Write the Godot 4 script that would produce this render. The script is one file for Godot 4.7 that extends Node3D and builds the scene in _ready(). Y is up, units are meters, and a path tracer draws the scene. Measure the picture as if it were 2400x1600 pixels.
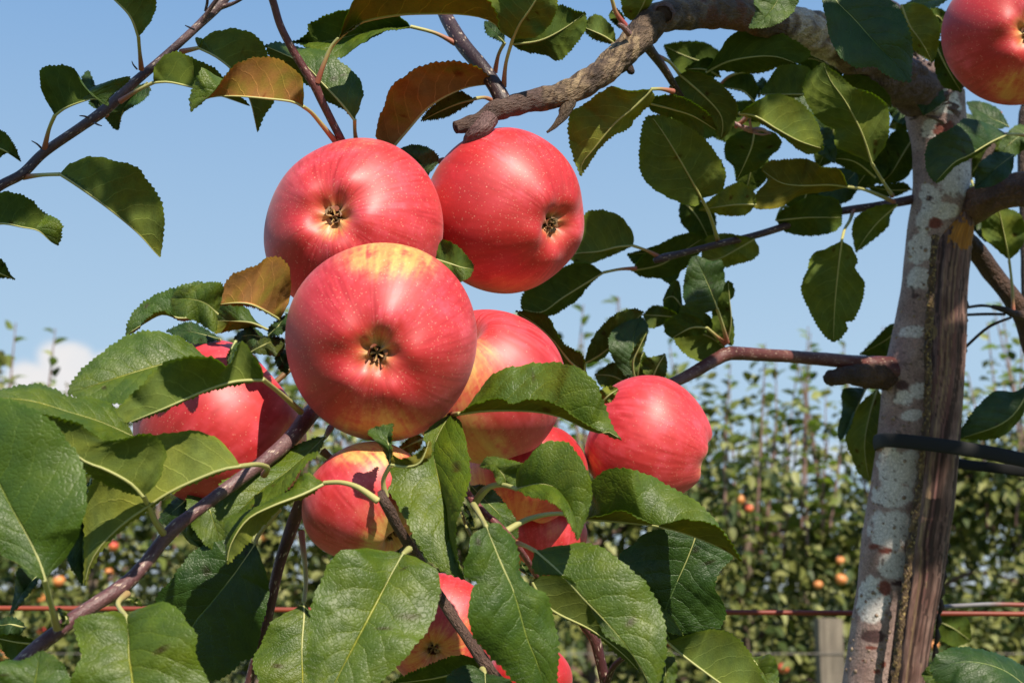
extends Node3D
# An apple branch loaded with red apples, the tree's trunk at the right, a row of young apple trees behind.

const F := 3297.0                       # focal length of the lens in photo pixels
const PITCH := 10.0
const EYE := Vector3(0, 1.5, 0)
var sun_dir := Vector3(0.31, 0.70, 0.64).normalized()
var rng := RandomNumberGenerator.new()
var noise := FastNoiseLite.new()
var noise2 := FastNoiseLite.new()
var names := {}
var mats := {}
var tex := {}
var vr := Vector3.RIGHT
var vu := Vector3.UP
var vf := Vector3.FORWARD
var leaf_count := 0

func _ready():
	rng.seed = 7
	noise.seed = 3; noise.frequency = 1.0; noise.fractal_octaves = 3
	noise2.seed = 11; noise2.frequency = 1.0; noise2.fractal_octaves = 4
	camera_and_light()
	textures()
	setting()
	background_trees()
	tree()
	apples()
	small_things()

func camera_and_light():
	var p := deg_to_rad(PITCH)
	vf = Vector3(0, sin(p), -cos(p)); vu = Vector3(0, cos(p), sin(p))
	var cam := Camera3D.new(); cam.name = "camera"
	cam.position = EYE; cam.rotation.x = p
	cam.fov = rad_to_deg(2.0 * atan(800.0 / F)); cam.near = 0.02; cam.far = 900.0
	var ca := CameraAttributesPhysical.new()
	ca.frustum_focal_length = 12.0 * F / 800.0; ca.frustum_focus_distance = 0.58; ca.exposure_aperture = 22.0
	cam.attributes = ca
	add_child(cam); cam.current = true
	var env := Environment.new()
	env.background_mode = Environment.BG_SKY
	env.sky = Sky.new(); env.sky.sky_material = make_sky()
	env.tonemap_mode = Environment.TONE_MAPPER_LINEAR
	env.tonemap_exposure = 1.45
	env.background_energy_multiplier = 1.0 / 1.45
	env.sdfgi_enabled = true; env.ssao_enabled = true; env.ssil_enabled = true
	var we := WorldEnvironment.new(); we.name = "world"; we.environment = env; add_child(we)
	var sun := DirectionalLight3D.new(); sun.name = "sun"
	sun.light_energy = 1.6; sun.light_color = Color(1.0, 0.955, 0.88); sun.light_angular_distance = 0.5
	sun.shadow_enabled = true
	add_child(sun)
	sun.look_at_from_position(sun_dir * 10.0, Vector3.ZERO)

func make_sky():
	var w := 2048; var h := 1024
	var im := Image.create(w, h, false, Image.FORMAT_RGBF)
	for y in h:
		var el := 90.0 - (y + 0.5) / h * 180.0
		im.fill_rect(Rect2i(0, y, w, 1), air(el))
	# the far cumulus bank low at the left, with smaller ones on along the horizon
	var cn := FastNoiseLite.new(); cn.seed = 5; cn.frequency = 0.035; cn.fractal_octaves = 5
	var puffs := [[-18.35, 8.95, 0.75, 0.62], [-17.6, 8.90, 0.8, 0.66], [-19.2, 8.10, 0.95, 0.6], [-18.2, 7.80, 1.5, 0.9], [-16.2, 8.40, 1.1, 0.75], [-15.6, 8.55, 0.7, 0.5], [-16.4, 7.40, 1.9, 1.1], [-20.6, 7.30, 1.0, 0.5], [-14.2, 8.0, 0.9, 0.6], [-13.2, 7.30, 1.6, 0.9], [10.2, 5.4, 2.0, 0.7], [12.6, 5.2, 1.5, 0.6]]
	for k in 22:
		var a := 36.0 + k * 13.4 + rng.randf() * 7.0
		puffs.append([a, 5.0 + rng.randf() * 5.0, 2.0 + rng.randf() * 2.0, 1.0 + rng.randf() * 0.7])
	for q in puffs:
		var x0 := int((q[0] - q[2] * 1.5) / 360.0 * w) - 1; var x1 := int((q[0] + q[2] * 1.5) / 360.0 * w) + 1
		var y0 := int((90.0 - q[1] - q[3] * 1.5) / 180.0 * h) - 1; var y1 := int((90.0 - q[1] + q[3] * 2.0) / 180.0 * h) + 1
		for y in range(y0, y1 + 1):
			for x in range(x0, x1 + 1):
				var az: float = (x + 0.5) / w * 360.0
				var el: float = 90.0 - (y + 0.5) / h * 180.0
				var dx: float = (az - q[0]) / q[2]; var dy: float = (el - q[1]) / q[3]
				if dy < 0.0: dy *= 0.7
				var d := sqrt(dx * dx + dy * dy) + cn.get_noise_2d(x * 3.0, y * 3.0) * 0.35
				var a := 1.0 - smoothstep(0.7, 1.08, d)
				if a > 0.0:
					var xx := posmod(x, w)
					var c := im.get_pixel(xx, y)
					var soft := 0.93 if q[0] < 0.0 or q[0] > 30.0 else 0.35
					im.set_pixel(xx, y, c.lerp(Color(0.86, 0.845, 0.845), a * soft))
	var m := PanoramaSkyMaterial.new(); m.panorama = ImageTexture.create_from_image(im)
	return m

func air(el: float) -> Color:
	var top := Color(0.13, 0.27, 0.58); var mid := Color(0.222, 0.412, 0.710); var low := Color(0.465, 0.645, 0.815); var hor := Color(0.62, 0.70, 0.77)
	if el < 0.0:
		return Color(0.13, 0.15, 0.09).lerp(hor, clampf(1.0 + el / 3.0, 0, 1))
	if el < 4.0: return hor.lerp(low, el / 4.0)
	if el < 9.0: return low.lerp(low.lerp(mid, 0.12), (el - 4.0) / 5.0)
	if el < 24.0: return low.lerp(mid, 0.12 + 0.88 * (el - 9.0) / 15.0)
	return mid.lerp(top, pow((el - 24.0) / 66.0, 0.7))

# ------------------------------------------------------------------ naming and tagging
func numbered(parent: Node, called: String) -> String:
	var key := str(parent.get_instance_id()) + called
	var n: int = names.get(key, 0)
	names[key] = n + 1
	return called if n == 0 else "%s_%03d" % [called, n]

func put(o: Node, called: String, parent: Node = null):
	var p: Node = parent if parent else self
	o.name = numbered(p, called)
	p.add_child(o, true)
	return o

func tag(o, label := "", category := "", group := "", kind := ""):
	if label: o.set_meta("label", label)
	if category: o.set_meta("category", category)
	if group: o.set_meta("group", group)
	if kind: o.set_meta("kind", kind)
	return o

func part(mesh: Mesh, called: String, parent: Node = null):
	var o := MeshInstance3D.new(); o.mesh = mesh
	return put(o, called, parent)

# ------------------------------------------------------------------ space
func at(px: float, py: float, z: float) -> Vector3:
	return EYE + vr * ((px - 1200.0) * z / F) - vu * ((py - 800.0) * z / F) + vf * z

func to_px(p: Vector3) -> Vector3:
	var d := p - EYE
	var z := d.dot(vf)
	return Vector3(1200.0 + d.dot(vr) * F / z, 800.0 - d.dot(vu) * F / z, z)

func view(x: float, y: float, z: float) -> Vector3:      # right, up, towards the lens
	return (vr * x + vu * y - vf * z).normalized()

func tile_px(tile: String, x: float, y: float) -> Vector2:
	return Vector2(int(tile[0]) * 800.0 + x / 2.904, [0.0, 530.0, 1060.0][int(tile[1])] + y / 2.904)

func parse(tile: String, s: String) -> PackedVector2Array:
	var out := PackedVector2Array()
	if s.strip_edges() == "": return out
	for w in s.split(","):
		var f := w.strip_edges().split_floats(" ", false)
		out.append(tile_px(tile, f[0], f[1]))
	return out

func spline2(p: PackedVector2Array, n: int) -> PackedVector2Array:
	var dense := PackedVector2Array()
	for i in p.size() - 1:
		var a := p[maxi(i - 1, 0)]; var b := p[i]; var c := p[i + 1]; var d := p[mini(i + 2, p.size() - 1)]
		for k in 10:
			dense.append(b.cubic_interpolate(c, a, d, k / 10.0))
	dense.append(p[-1])
	var acc := PackedFloat32Array([0.0])
	for i in range(1, dense.size()): acc.append(acc[-1] + dense[i].distance_to(dense[i - 1]))
	var out := PackedVector2Array()
	var j := 0
	for i in n + 1:
		var want: float = acc[-1] * i / n
		while j < dense.size() - 2 and acc[j + 1] < want: j += 1
		var seg := maxf(acc[j + 1] - acc[j], 1e-6)
		out.append(dense[j].lerp(dense[j + 1], clampf((want - acc[j]) / seg, 0, 1)))
	return out

func spline3(p: Array, per := 6) -> Array:
	var out := []
	for i in p.size() - 1:
		var a: Vector4 = p[maxi(i - 1, 0)]; var b: Vector4 = p[i]; var c: Vector4 = p[i + 1]; var d: Vector4 = p[mini(i + 2, p.size() - 1)]
		for k in per:
			var t := float(k) / per
			var t2 := t * t; var t3 := t2 * t
			out.append(0.5 * ((2.0 * b) + (c - a) * t + (2.0 * a - 5.0 * b + 4.0 * c - d) * t2 + (3.0 * b - a - 3.0 * c + d) * t3))
	out.append(p[-1])
	return out

# a bent tapering tube; pts are Vector4(position, radius); appended to arrays v, n, uv, c, idx
class Buf:
	var v := PackedVector3Array()
	var n := PackedVector3Array()
	var uv := PackedVector2Array()
	var c := PackedColorArray()
	var i := PackedInt32Array()
	func surface(mesh: ArrayMesh, m: Material):
		if i.is_empty(): return
		var a := []; a.resize(Mesh.ARRAY_MAX)
		a[Mesh.ARRAY_VERTEX] = v; a[Mesh.ARRAY_NORMAL] = n; a[Mesh.ARRAY_TEX_UV] = uv
		if c.size() == v.size(): a[Mesh.ARRAY_COLOR] = c
		a[Mesh.ARRAY_INDEX] = i
		mesh.add_surface_from_arrays(Mesh.PRIMITIVE_TRIANGLES, a)
		mesh.surface_set_material(mesh.get_surface_count() - 1, m)
	# wind every triangle so that it faces along its normals (clockwise from outside)
	func tri(a: int, b: int, d: int):
		var cr := (v[b] - v[a]).cross(v[d] - v[a])
		if cr.dot(n[a] + n[b] + n[d]) > 0.0:
			i.append(a); i.append(d); i.append(b)
		else:
			i.append(a); i.append(b); i.append(d)

func tube(b: Buf, pts: Array, seg: int, c1: Color, c2: Color, o := {}):
	var bump: float = o.get("bump", 0.0)
	var bf: float = o.get("bf", 60.0)            # lumps per metre
	var stretch: float = o.get("stretch", 1.0)   # above 1: the relief runs along the limb
	var cf: float = o.get("cf", 40.0)
	var vs: float = o.get("vs", 30.0)
	var start := b.v.size()
	var n := pts.size()
	var side := Vector3.ZERO
	var run := 0.0
	var nodes: float = o.get("nodes", 0.0)
	for k in n:
		var p := Vector3(pts[k].x, pts[k].y, pts[k].z)
		var q: Vector4 = pts[mini(k + 1, n - 1)]; var r: Vector4 = pts[maxi(k - 1, 0)]
		var tan := Vector3(q.x - r.x, q.y - r.y, q.z - r.z).normalized()
		if k == 0: side = tan.cross(Vector3(0.3, 0.2, 1)).normalized()
		else:
			run += p.distance_to(Vector3(r.x, r.y, r.z)) if k > 0 else 0.0
		side = (side - tan * side.dot(tan)).normalized()
		var up := tan.cross(side)
		for s in seg + 1:
			var ang := TAU * (s % seg) / seg
			var dir := side * cos(ang) + up * sin(ang)
			var rad: float = pts[k].w
			if nodes > 0.0:
				rad *= 1.0 + 0.22 * pow(maxf(0.0, cos(run * nodes * TAU)), 10.0)
			var sp := dir * rad * bf * 1.0
			var nv := noise.get_noise_3d(sp.x + run * bf / stretch, sp.y + 5.0, sp.z)
			rad *= 1.0 + bump * nv
			var arm := dir * rad
			if o.has("flat"):
				var fl := tan.cross(Vector3.UP).normalized()
				arm -= fl * arm.dot(fl) * float(o.flat)
			b.v.append(p + arm); b.n.append(dir); b.uv.append(Vector2(float(s) / seg * maxf(1.0, roundf(TAU * pts[0].w * vs)), run * vs))
			var cp := p + dir * rad
			var cn := clampf(0.5 + 0.9 * noise2.get_noise_3d(cp.x * cf, cp.y * cf, cp.z * cf) + nv * float(o.get("cb", 0.0)), 0, 1)
			b.c.append(c1.lerp(c2, cn))
	var ids := seg + 1
	# normals from the lumpy surface
	for k in n:
		for s in seg + 1:
			var s0 := (s - 1 + seg) % seg; var s1 := (s + 1) % seg
			var k0 := maxi(k - 1, 0); var k1 := mini(k + 1, n - 1)
			var du := b.v[start + k * ids + s1] - b.v[start + k * ids + s0]
			var dv := b.v[start + k1 * ids + s] - b.v[start + k0 * ids + s]
			var nn := du.cross(dv)
			if nn.length_squared() > 1e-16:
				nn = nn.normalized()
				if nn.dot(b.n[start + k * ids + s]) < 0.0: nn = -nn
				b.n[start + k * ids + s] = nn
	for k in n - 1:
		for s in seg:
			var a := start + k * ids + s
			b.tri(a, a + 1, a + ids); b.tri(a + 1, a + ids + 1, a + ids)
	# rounded ends
	for e in [0, n - 1]:
		var p := Vector3(pts[e].x, pts[e].y, pts[e].z)
		var q: Vector4 = pts[1 if e == 0 else n - 2]
		var out := (p - Vector3(q.x, q.y, q.z)).normalized()
		var ci := b.v.size()
		b.v.append(p + out * pts[e].w * float(o.get("cap", 0.35))); b.n.append(out); b.uv.append(Vector2(0, run * vs)); b.c.append(o.get("cap_color", c1))
		for s in seg: b.tri(ci, start + e * ids + s, start + e * ids + s + 1)

# "x y r z" items on a tile: r in tile pixels, z in metres
func limb(tile: String, s: String) -> Array:
	var out := []
	for w in s.split(","):
		var f := w.strip_edges().split_floats(" ", false)
		var q := tile_px(tile, f[0], f[1])
		var p := at(q.x, q.y, f[3])
		out.append(Vector4(p.x, p.y, p.z, f[2] / 2.904 * f[3] / F))
	return out

func branch(parent: Node, called: String, tile: String, s: String, mat: Material, c1: Color, c2: Color, o := {}):
	var b := Buf.new()
	tube(b, spline3(limb(tile, s), o.get("per", 12)), o.get("seg", 18), c1, c2, o)
	for extra in o.get("extra", []):
		tube(b, spline3(limb(extra[0], extra[1]), 8), 14, c1, c2, o)
	var m := ArrayMesh.new(); b.surface(m, mat)
	var n = part(m, called, parent)
	if o.has("l"): n.set_meta("label", o.l)
	return n

# ------------------------------------------------------------------ textures and materials
func srgb(r: int, g: int, b: int) -> Color:
	return Color(r / 255.0, g / 255.0, b / 255.0)

func textures():
	var w := 256; var h := 512
	var up := Image.create(w, h, false, Image.FORMAT_RGB8); var dn := Image.create(w, h, false, Image.FORMAT_RGB8)
	var hu := Image.create(w, h, false, Image.FORMAT_L8); var hd := Image.create(w, h, false, Image.FORMAT_L8)
	var cell := FastNoiseLite.new(); cell.noise_type = FastNoiseLite.TYPE_CELLULAR; cell.cellular_return_type = FastNoiseLite.RETURN_DISTANCE2_SUB; cell.frequency = 0.075; cell.seed = 2
	var blot := FastNoiseLite.new(); blot.frequency = 0.012; blot.seed = 9; blot.fractal_octaves = 4
	var fine := FastNoiseLite.new(); fine.frequency = 0.2; fine.seed = 4
	for y in h:
		var v := (y + 0.5) / h
		for x in w:
			var u := (x + 0.5) / w * 2.0 - 1.0
			var s := absf(u)
			var side := 0.0 if u < 0.0 else 0.5
			var ph := (v - 0.27 * pow(s, 1.25)) * 8.0 + side + blot.get_noise_2d(x * 1.3, y) * 0.18
			var d := absf(ph - floorf(ph) - 0.5) * 2.0          # 1 on a side vein... 0 halfway
			var vein := smoothstep(0.90, 1.0, d) * (1.0 - 0.75 * s)
			var soft := smoothstep(0.55, 1.0, d) * (1.0 - 0.6 * s)
			var rib := 1.0 - smoothstep(0.012, 0.035, s + 0.012 * v)
			var c := cell.get_noise_2d(x * 1.15, y * 1.0 + s * 26.0) + 1.0   # small towards the net of fine veins
			var net := 1.0 - smoothstep(0.04, 0.30, c)
			var bl := blot.get_noise_2d(x + 400.0, y)
			var fn := fine.get_noise_2d(x, y)
			var a := Color(0.318 + bl * 0.075 + fn * 0.025, 0.416 + bl * 0.065 + fn * 0.025, 0.120 + bl * 0.035)
			a = a.lerp(Color(0.34, 0.43, 0.17), 0.30 * net + 0.25 * soft * 0.5)
			a = a.lerp(Color(0.50, 0.58, 0.26), vein * 0.55)
			a = a.lerp(Color(0.70, 0.72, 0.40), rib * 0.9)
			up.set_pixel(x, y, a)
			var b := Color(0.46 + bl * 0.05 + fn * 0.03, 0.50 + bl * 0.05 + fn * 0.03, 0.275 + bl * 0.04)
			b = b.lerp(Color(0.54, 0.58, 0.34), 0.35 * net)
			b = b.lerp(Color(0.68, 0.70, 0.45), clampf(vein * 0.75, 0, 1))
			b = b.lerp(Color(0.78, 0.78, 0.52), rib)
			dn.set_pixel(x, y, b)
			var hh := 0.62 - 0.22 * net - 0.30 * vein - 0.16 * soft - 0.45 * rib + 0.05 * fn + 0.10 * bl
			hu.set_pixel(x, y, Color(hh, hh, hh))
			var kk := 0.3 + 0.10 * net + 0.42 * vein + 0.5 * rib + 0.08 * fn
			hd.set_pixel(x, y, Color(kk, kk, kk))
	tex.up = ImageTexture.create_from_image(up); tex.dn = ImageTexture.create_from_image(dn)
	tex.hu = ImageTexture.create_from_image(hu); tex.hd = ImageTexture.create_from_image(hd)
	# apple: faint streaks from stem to calyx
	var sw := 512; var sh := 256
	var st := Image.create(sw, sh, false, Image.FORMAT_RGB8)
	var sn := FastNoiseLite.new(); sn.seed = 21; sn.frequency = 1.0; sn.fractal_octaves = 4
	for y in sh:
		for x in sw:
			var a := TAU * x / sw
			var q := 0.5 + 0.75 * sn.get_noise_3d(cos(a) * 7.0, sin(a) * 7.0, y * 0.008)
			var r := 0.5 + 0.7 * sn.get_noise_3d(cos(a) * 26.0 + 40.0, sin(a) * 26.0, y * 0.07)
			var k := clampf(q * 0.6 + r * 0.4, 0, 1)
			st.set_pixel(x, y, Color(lerpf(0.90, 1.0, k), lerpf(0.62, 1.0, k), lerpf(0.66, 1.0, k)))
	tex.streak = ImageTexture.create_from_image(st)
	var dw := 1024; var dh := 512
	var dots := Image.create(dw, dh, false, Image.FORMAT_RGBA8); dots.fill(Color(0.95, 0.80, 0.62, 0.0))
	rng.seed = 99
	for k in 2600:
		var la := acos(1.0 - 2.0 * rng.randf())               # even over the sphere; row 0 is the calyx end
		if rng.randf() < 0.45: la *= 0.6
		var x := rng.randf() * dw; var y := la / PI * dh
		var rx := (0.7 + rng.randf() * rng.randf() * 0.9); var wide := rx / maxf(0.12, sin(la))
		var al := 0.10 + rng.randf() * 0.36
		for yy in range(int(y - rx - 1), int(y + rx + 2)):
			for xx in range(int(x - wide - 1), int(x + wide + 2)):
				if yy < 0 or yy >= dh: continue
				var dd := sqrt(pow((xx + 0.5 - x) / wide, 2) + pow((yy + 0.5 - y) / rx, 2))
				var aa := al * (1.0 - smoothstep(0.5, 1.2, dd))
				if aa > 0.02: dots.set_pixel(posmod(xx, dw), yy, Color(0.97, 0.78, 0.66, aa))
	tex.dots = ImageTexture.create_from_image(dots)
	# bark grain, pale pores of young bark
	var g := Image.create(256, 256, false, Image.FORMAT_L8); var gh := Image.create(256, 256, false, Image.FORMAT_L8)
	var gn := FastNoiseLite.new(); gn.seed = 31; gn.frequency = 0.05; gn.fractal_octaves = 5
	var gr := gn.get_seamless_image(256, 256)
	var gn2 := FastNoiseLite.new(); gn2.seed = 32; gn2.frequency = 0.12; gn2.fractal_octaves = 2
	var gr2 := gn2.get_seamless_image(256, 256)
	for y in 256:
		for x in 256:
			var k := gr.get_pixel(x, y).r; var k2 := gr2.get_pixel(x, y).r
			var q := clampf(0.72 + 0.38 * k * k2 + 0.12 * k2, 0, 1)
			g.set_pixel(x, y, Color(q, q, q)); gh.set_pixel(x, y, Color(k * 0.6 + k2 * 0.4, 0, 0))
	tex.grain = ImageTexture.create_from_image(g); tex.grain_h = ImageTexture.create_from_image(gh)
	var po := Image.create(256, 256, false, Image.FORMAT_RGBA8); po.fill(Color(0.8, 0.74, 0.66, 0.0))
	for k in 55:
		var x := rng.randf() * 256; var y := rng.randf() * 256; var r := 1.6 + rng.randf() * 2.6
		for yy in range(int(y - r * 1.7 - 1), int(y + r * 1.7 + 2)):
			for xx in range(int(x - r - 1), int(x + r + 2)):
				var dd := sqrt(pow((xx - x) / r, 2) + pow((yy - y) / (r * 1.6), 2))
				if dd < 1.0: po.set_pixel(posmod(xx, 256), posmod(yy, 256), Color(0.78, 0.70, 0.62, 0.85 * (1.0 - dd * dd)))
	tex.pores = ImageTexture.create_from_image(po)

func leaf_mat(up: bool, tint: int) -> Material:
	var key := "%s%d" % [up, tint]
	if mats.has(key): return mats[key]
	var m := StandardMaterial3D.new(); m.resource_name = "leaf_upper" if up else "leaf_under"
	m.albedo_texture = tex.up if up else tex.dn
	m.vertex_color_use_as_albedo = true; m.vertex_color_is_srgb = true
	m.heightmap_enabled = false
	m.heightmap_texture = tex.hu if up else tex.hd
	m.heightmap_enabled = true
	m.heightmap_scale = 0.055 if up else 0.04
	m.roughness = 0.47 if up else 0.85
	m.metallic_specular = 0.55 if up else 0.3
	m.backlight_enabled = true; m.backlight = Color(0.8, 0.9, 0.3)
	if up: m.albedo_color = [Color(1.14, 1.10, 0.88), Color(1.2, 1.14, 0.84), Color(0.74, 0.86, 0.92), Color(0.98, 1.02, 0.86), Color(1.0, 0.9, 0.45)][tint]
	else: m.albedo_color = [Color(1.0, 1.05, 0.88), Color(1.5, 1.0, 0.98), Color(1.2, 1.18, 0.95), Color(0.88, 0.92, 0.80), Color(0.78, 0.86, 0.64), Color(1.12, 0.98, 0.70)][tint]
	mats[key] = m
	return m

func bark_mat(kind: String) -> Material:
	if mats.has(kind): return mats[kind]
	var m := StandardMaterial3D.new(); m.resource_name = "bark_" + kind
	m.vertex_color_use_as_albedo = true; m.vertex_color_is_srgb = true
	m.albedo_texture = tex.grain
	m.heightmap_enabled = true; m.heightmap_texture = tex.grain_h
	m.roughness = 0.75; m.heightmap_scale = 0.025
	if kind == "young":
		m.roughness = 0.5; m.heightmap_scale = 0.02
		m.detail_enabled = true; m.detail_blend_mode = BaseMaterial3D.BLEND_MODE_MIX; m.detail_albedo = tex.pores; m.detail_uv_layer = BaseMaterial3D.DETAIL_UV_1
	elif kind == "old": m.heightmap_scale = 0.14
	elif kind == "ridge":
		m.heightmap_scale = 0.03; m.uv1_scale = Vector3(2.0, 0.25, 1)
	elif kind == "trunk": m.uv1_scale = Vector3(1.6, 1.6, 1)
	elif kind == "stalk":
		m.albedo_texture = null; m.heightmap_enabled = false; m.roughness = 0.55
	mats[kind] = m
	return m

func plain(key: String, c: Color, rough := 0.7, metal := 0.0) -> StandardMaterial3D:
	if mats.has(key): return mats[key]
	var m := StandardMaterial3D.new(); m.resource_name = key
	m.albedo_color = c; m.roughness = rough; m.metallic = metal
	mats[key] = m
	return m

# ------------------------------------------------------------------ one leaf of the near tree
# mid: midrib from base to tip; e1, e2: the two margins between base and tip; faces: which face of each half is turned
# to the lens (U upper, D under). Each margin gets its own depth from the blade's real half width.
func leaf(br: Node, tile: String, faces: String, z: float, mid: String, e1: String, e2: String, pet := "", o := {}):
	leaf_count += 1
	var r := RandomNumberGenerator.new(); r.seed = 1000 + leaf_count
	var m := parse(tile, mid)
	var n := 66
	var base := m[0]; var tip := m[-1]
	var M := spline2(m, n)
	var edges := []
	for s in [e1, e2]:
		var p := PackedVector2Array([base]); p.append_array(parse(tile, s)); p.append(tip)
		edges.append(spline2(p, n))
	var lp := 0.0
	for i in n: lp += M[i].distance_to(M[i + 1])
	var scale := z / F
	var dy := (tip.y - base.y) * scale
	var dz: float = o.get("dz", clampf((-0.35 if faces[0] == "U" else 0.35) * dy, -0.03, 0.03))
	var W: float = o.get("w", 0.30) * sqrt(pow(lp * scale, 2) + dz * dz)
	var arch: float = o.get("arch", -0.003)
	var tints: Array = o.get("t", [0, 0])
	var bu := Buf.new(); var bd := Buf.new(); var bs := Buf.new()
	var cells := 6
	var mid3 := []
	for i in n + 1:
		var t := float(i) / n
		mid3.append(at(M[i].x, M[i].y, z + dz * t + arch * 4.0 * t * (1.0 - t)))
	var phase := r.randf() * TAU
	var spots := []                                        # brown flecks of an autumn leaf: place and size in blade units
	for q in r.randi() % 5: spots.append(Vector3(0.2 + 1.6 * r.randf(), 0.2 + 2.8 * r.randf(), 0.05 + 0.10 * r.randf() * r.randf()))
	spots.append(Vector3(r.randf() * 50.0, r.randf() * 50.0, 0.0))
	var low_side := Vector3.ZERO                          # out of the under face along the midrib
	for k in 2:
		var up_seen: bool = faces[k] == "U"
		var grid := []
		var nsum := Vector3.ZERO
		for i in n + 1:
			var t := float(i) / n
			var w := W * pow(sin(PI * pow(clampf(t, 0.001, 0.999), 0.85)), 0.75)
			var off: Vector2 = edges[k][i] - M[i]
			var pl := off.length() * scale
			var q := minf(sqrt(maxf(0.0, w * w - pl * pl)), w * 0.8)
			var vy := off.y / maxf(off.length(), 1e-4)
			var sg: float
			if o.has("s"): sg = o.s[k]
			else: sg = clampf(-vy * 1.3 - 0.25, -1, 1) if up_seen else clampf(vy * 1.3 + 0.15, -1, 1)
			var mz := z + dz * t + arch * 4.0 * t * (1.0 - t)
			var wav := 0.0022 * sin(t * TAU * 2.3 + phase + k * 2.0) * sin(PI * t)
			var tooth := 0.0
			var sh := Vector2.ZERO
			if i > 1 and i < n:
				tooth = ((0.00036 if i % 2 == 1 else -0.00014) * (0.3 + 1.4 * r.randf()) + 0.00035 * sin(i * 0.9 + phase * 3.0) * r.randf()) / scale
				sh = off.normalized() * tooth
				if i < n and i % 2 == 1: sh += (M[i + 1] - M[i]) * 0.45
			var e := at(edges[k][i].x + sh.x, edges[k][i].y + sh.y, mz + sg * q + wav)
			grid.append(e)
		# rows of points from the midrib out to the margin
		var P := []
		for i in n + 1:
			var t := float(i) / n
			var a: Vector3 = mid3[i]; var e: Vector3 = grid[i]
			var tan: Vector3 = mid3[mini(i + 1, n)] - mid3[maxi(i - 1, 0)]
			var nn := (e - a).cross(tan)
			nn = nn.normalized() if nn.length_squared() > 1e-14 else Vector3.ZERO
			var row := []
			var wl := a.distance_to(e)
			for c in cells + 1:
				var s := float(c) / cells
				row.append([a.lerp(e, s), nn, s * (1.0 - s) * wl])
			P.append(row)
			nsum += nn * wl
		var to_eye: Vector3 = (EYE - mid3[n / 2]).normalized()
		var sgn := signf(nsum.dot(to_eye))
		if sgn == 0.0: sgn = 1.0
		if not up_seen: sgn = -sgn                       # now nn * sgn points out of the upper face
		low_side -= (nsum * sgn).normalized() * 0.5
		var V := []
		for i in n + 1:
			var t := float(i) / n
			for c in cells + 1:
				var s := float(c) / cells
				var q: Array = P[i][c]
				var ph := (t - 0.27 * pow(s, 1.25)) * 8.0 + (0.5 if k == 1 else 0.0)
				var rip := -cos(ph * TAU) * 0.00075 * s * (1.3 - s) * minf(1.0, q[2] * 200.0)
				V.append(q[0] + q[1] * sgn * (float(o.get("cup", 0.28)) * q[2] + rip))
		var ids := cells + 1
		var N := []
		for i in n + 1:
			for c in ids:
				var c0 := maxi(c - 1, 0); var c1 := mini(c + 1, cells)
				var i0 := maxi(i - 1, 0); var i1 := mini(i + 1, n)
				var g: Vector3 = (V[i * ids + c1] - V[i * ids + c0]).cross(V[i1 * ids + c] - V[i0 * ids + c])
				N.append(g.normalized() * sgn if g.length_squared() > 1e-18 else P[i][c][1] * sgn)
		for layer in 2:
			var b: Buf = bu if layer == 0 else bd
			var f := 1.0 if layer == 0 else -1.0
			var st := b.v.size()
			for i in n + 1:
				for c in ids:
					b.v.append(V[i * ids + c] + N[i * ids + c] * f * 0.00012)
					b.n.append(N[i * ids + c] * f)
					var s := float(c) / cells
					var uu := 0.5 + (0.5 if k == 1 else -0.5) * s
					b.uv.append(Vector2(uu, float(i) / n))
					b.c.append(wear(uu * 2.0, 3.2 * i / n, s, layer, spots, tints[layer]))
			for i in n:
				for c in cells:
					var a := st + i * ids + c
					b.tri(a, a + 1, a + ids); b.tri(a + 1, a + ids + 1, a + ids)
	# stalk and the raised midrib
	var pale := srgb(150, 152, 96); var red := srgb(150, 70, 66)
	var under := []
	for i in range(0, n + 1, 4):
		var t := float(i) / n
		var rr := lerpf(0.00062, 0.00012, t)
		var q: Vector3 = mid3[i] + low_side * rr * 0.55
		under.append(Vector4(q.x, q.y, q.z, rr))
	tube(bs, under, 6, pale, srgb(165, 165, 105))
	if pet != "":
		var pp := parse(tile, pet); pp.append(base)
		var za: float = o.get("pz", z + 0.012)
		var pts := []
		for i in pp.size():
			var t := float(i) / (pp.size() - 1)
			var q := at(pp[i].x, pp[i].y, lerpf(za, z, t))
			pts.append(Vector4(q.x, q.y, q.z, lerpf(0.00135, 0.00085, minf(1.0, t * 2.0))))
		var st := bs.v.size()
		tube(bs, spline3(pts, 6), 8, pale, srgb(172, 165, 104))
		var p0 := Vector3(pts[0].x, pts[0].y, pts[0].z)
		for i in range(st, bs.v.size()):
			var d := bs.v[i].distance_to(p0)
			bs.c[i] = bs.c[i].lerp(red, (1.0 - smoothstep(0.002, 0.016, d)) * float(o.get("red", 0.75)))
	var mesh := ArrayMesh.new()
	bu.surface(mesh, leaf_mat(true, tints[0])); bd.surface(mesh, leaf_mat(false, tints[1])); bs.surface(mesh, bark_mat("stalk"))
	var node = part(mesh, "leaf", br)
	if o.has("l"): node.set_meta("label", o.l)
	return node

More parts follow.
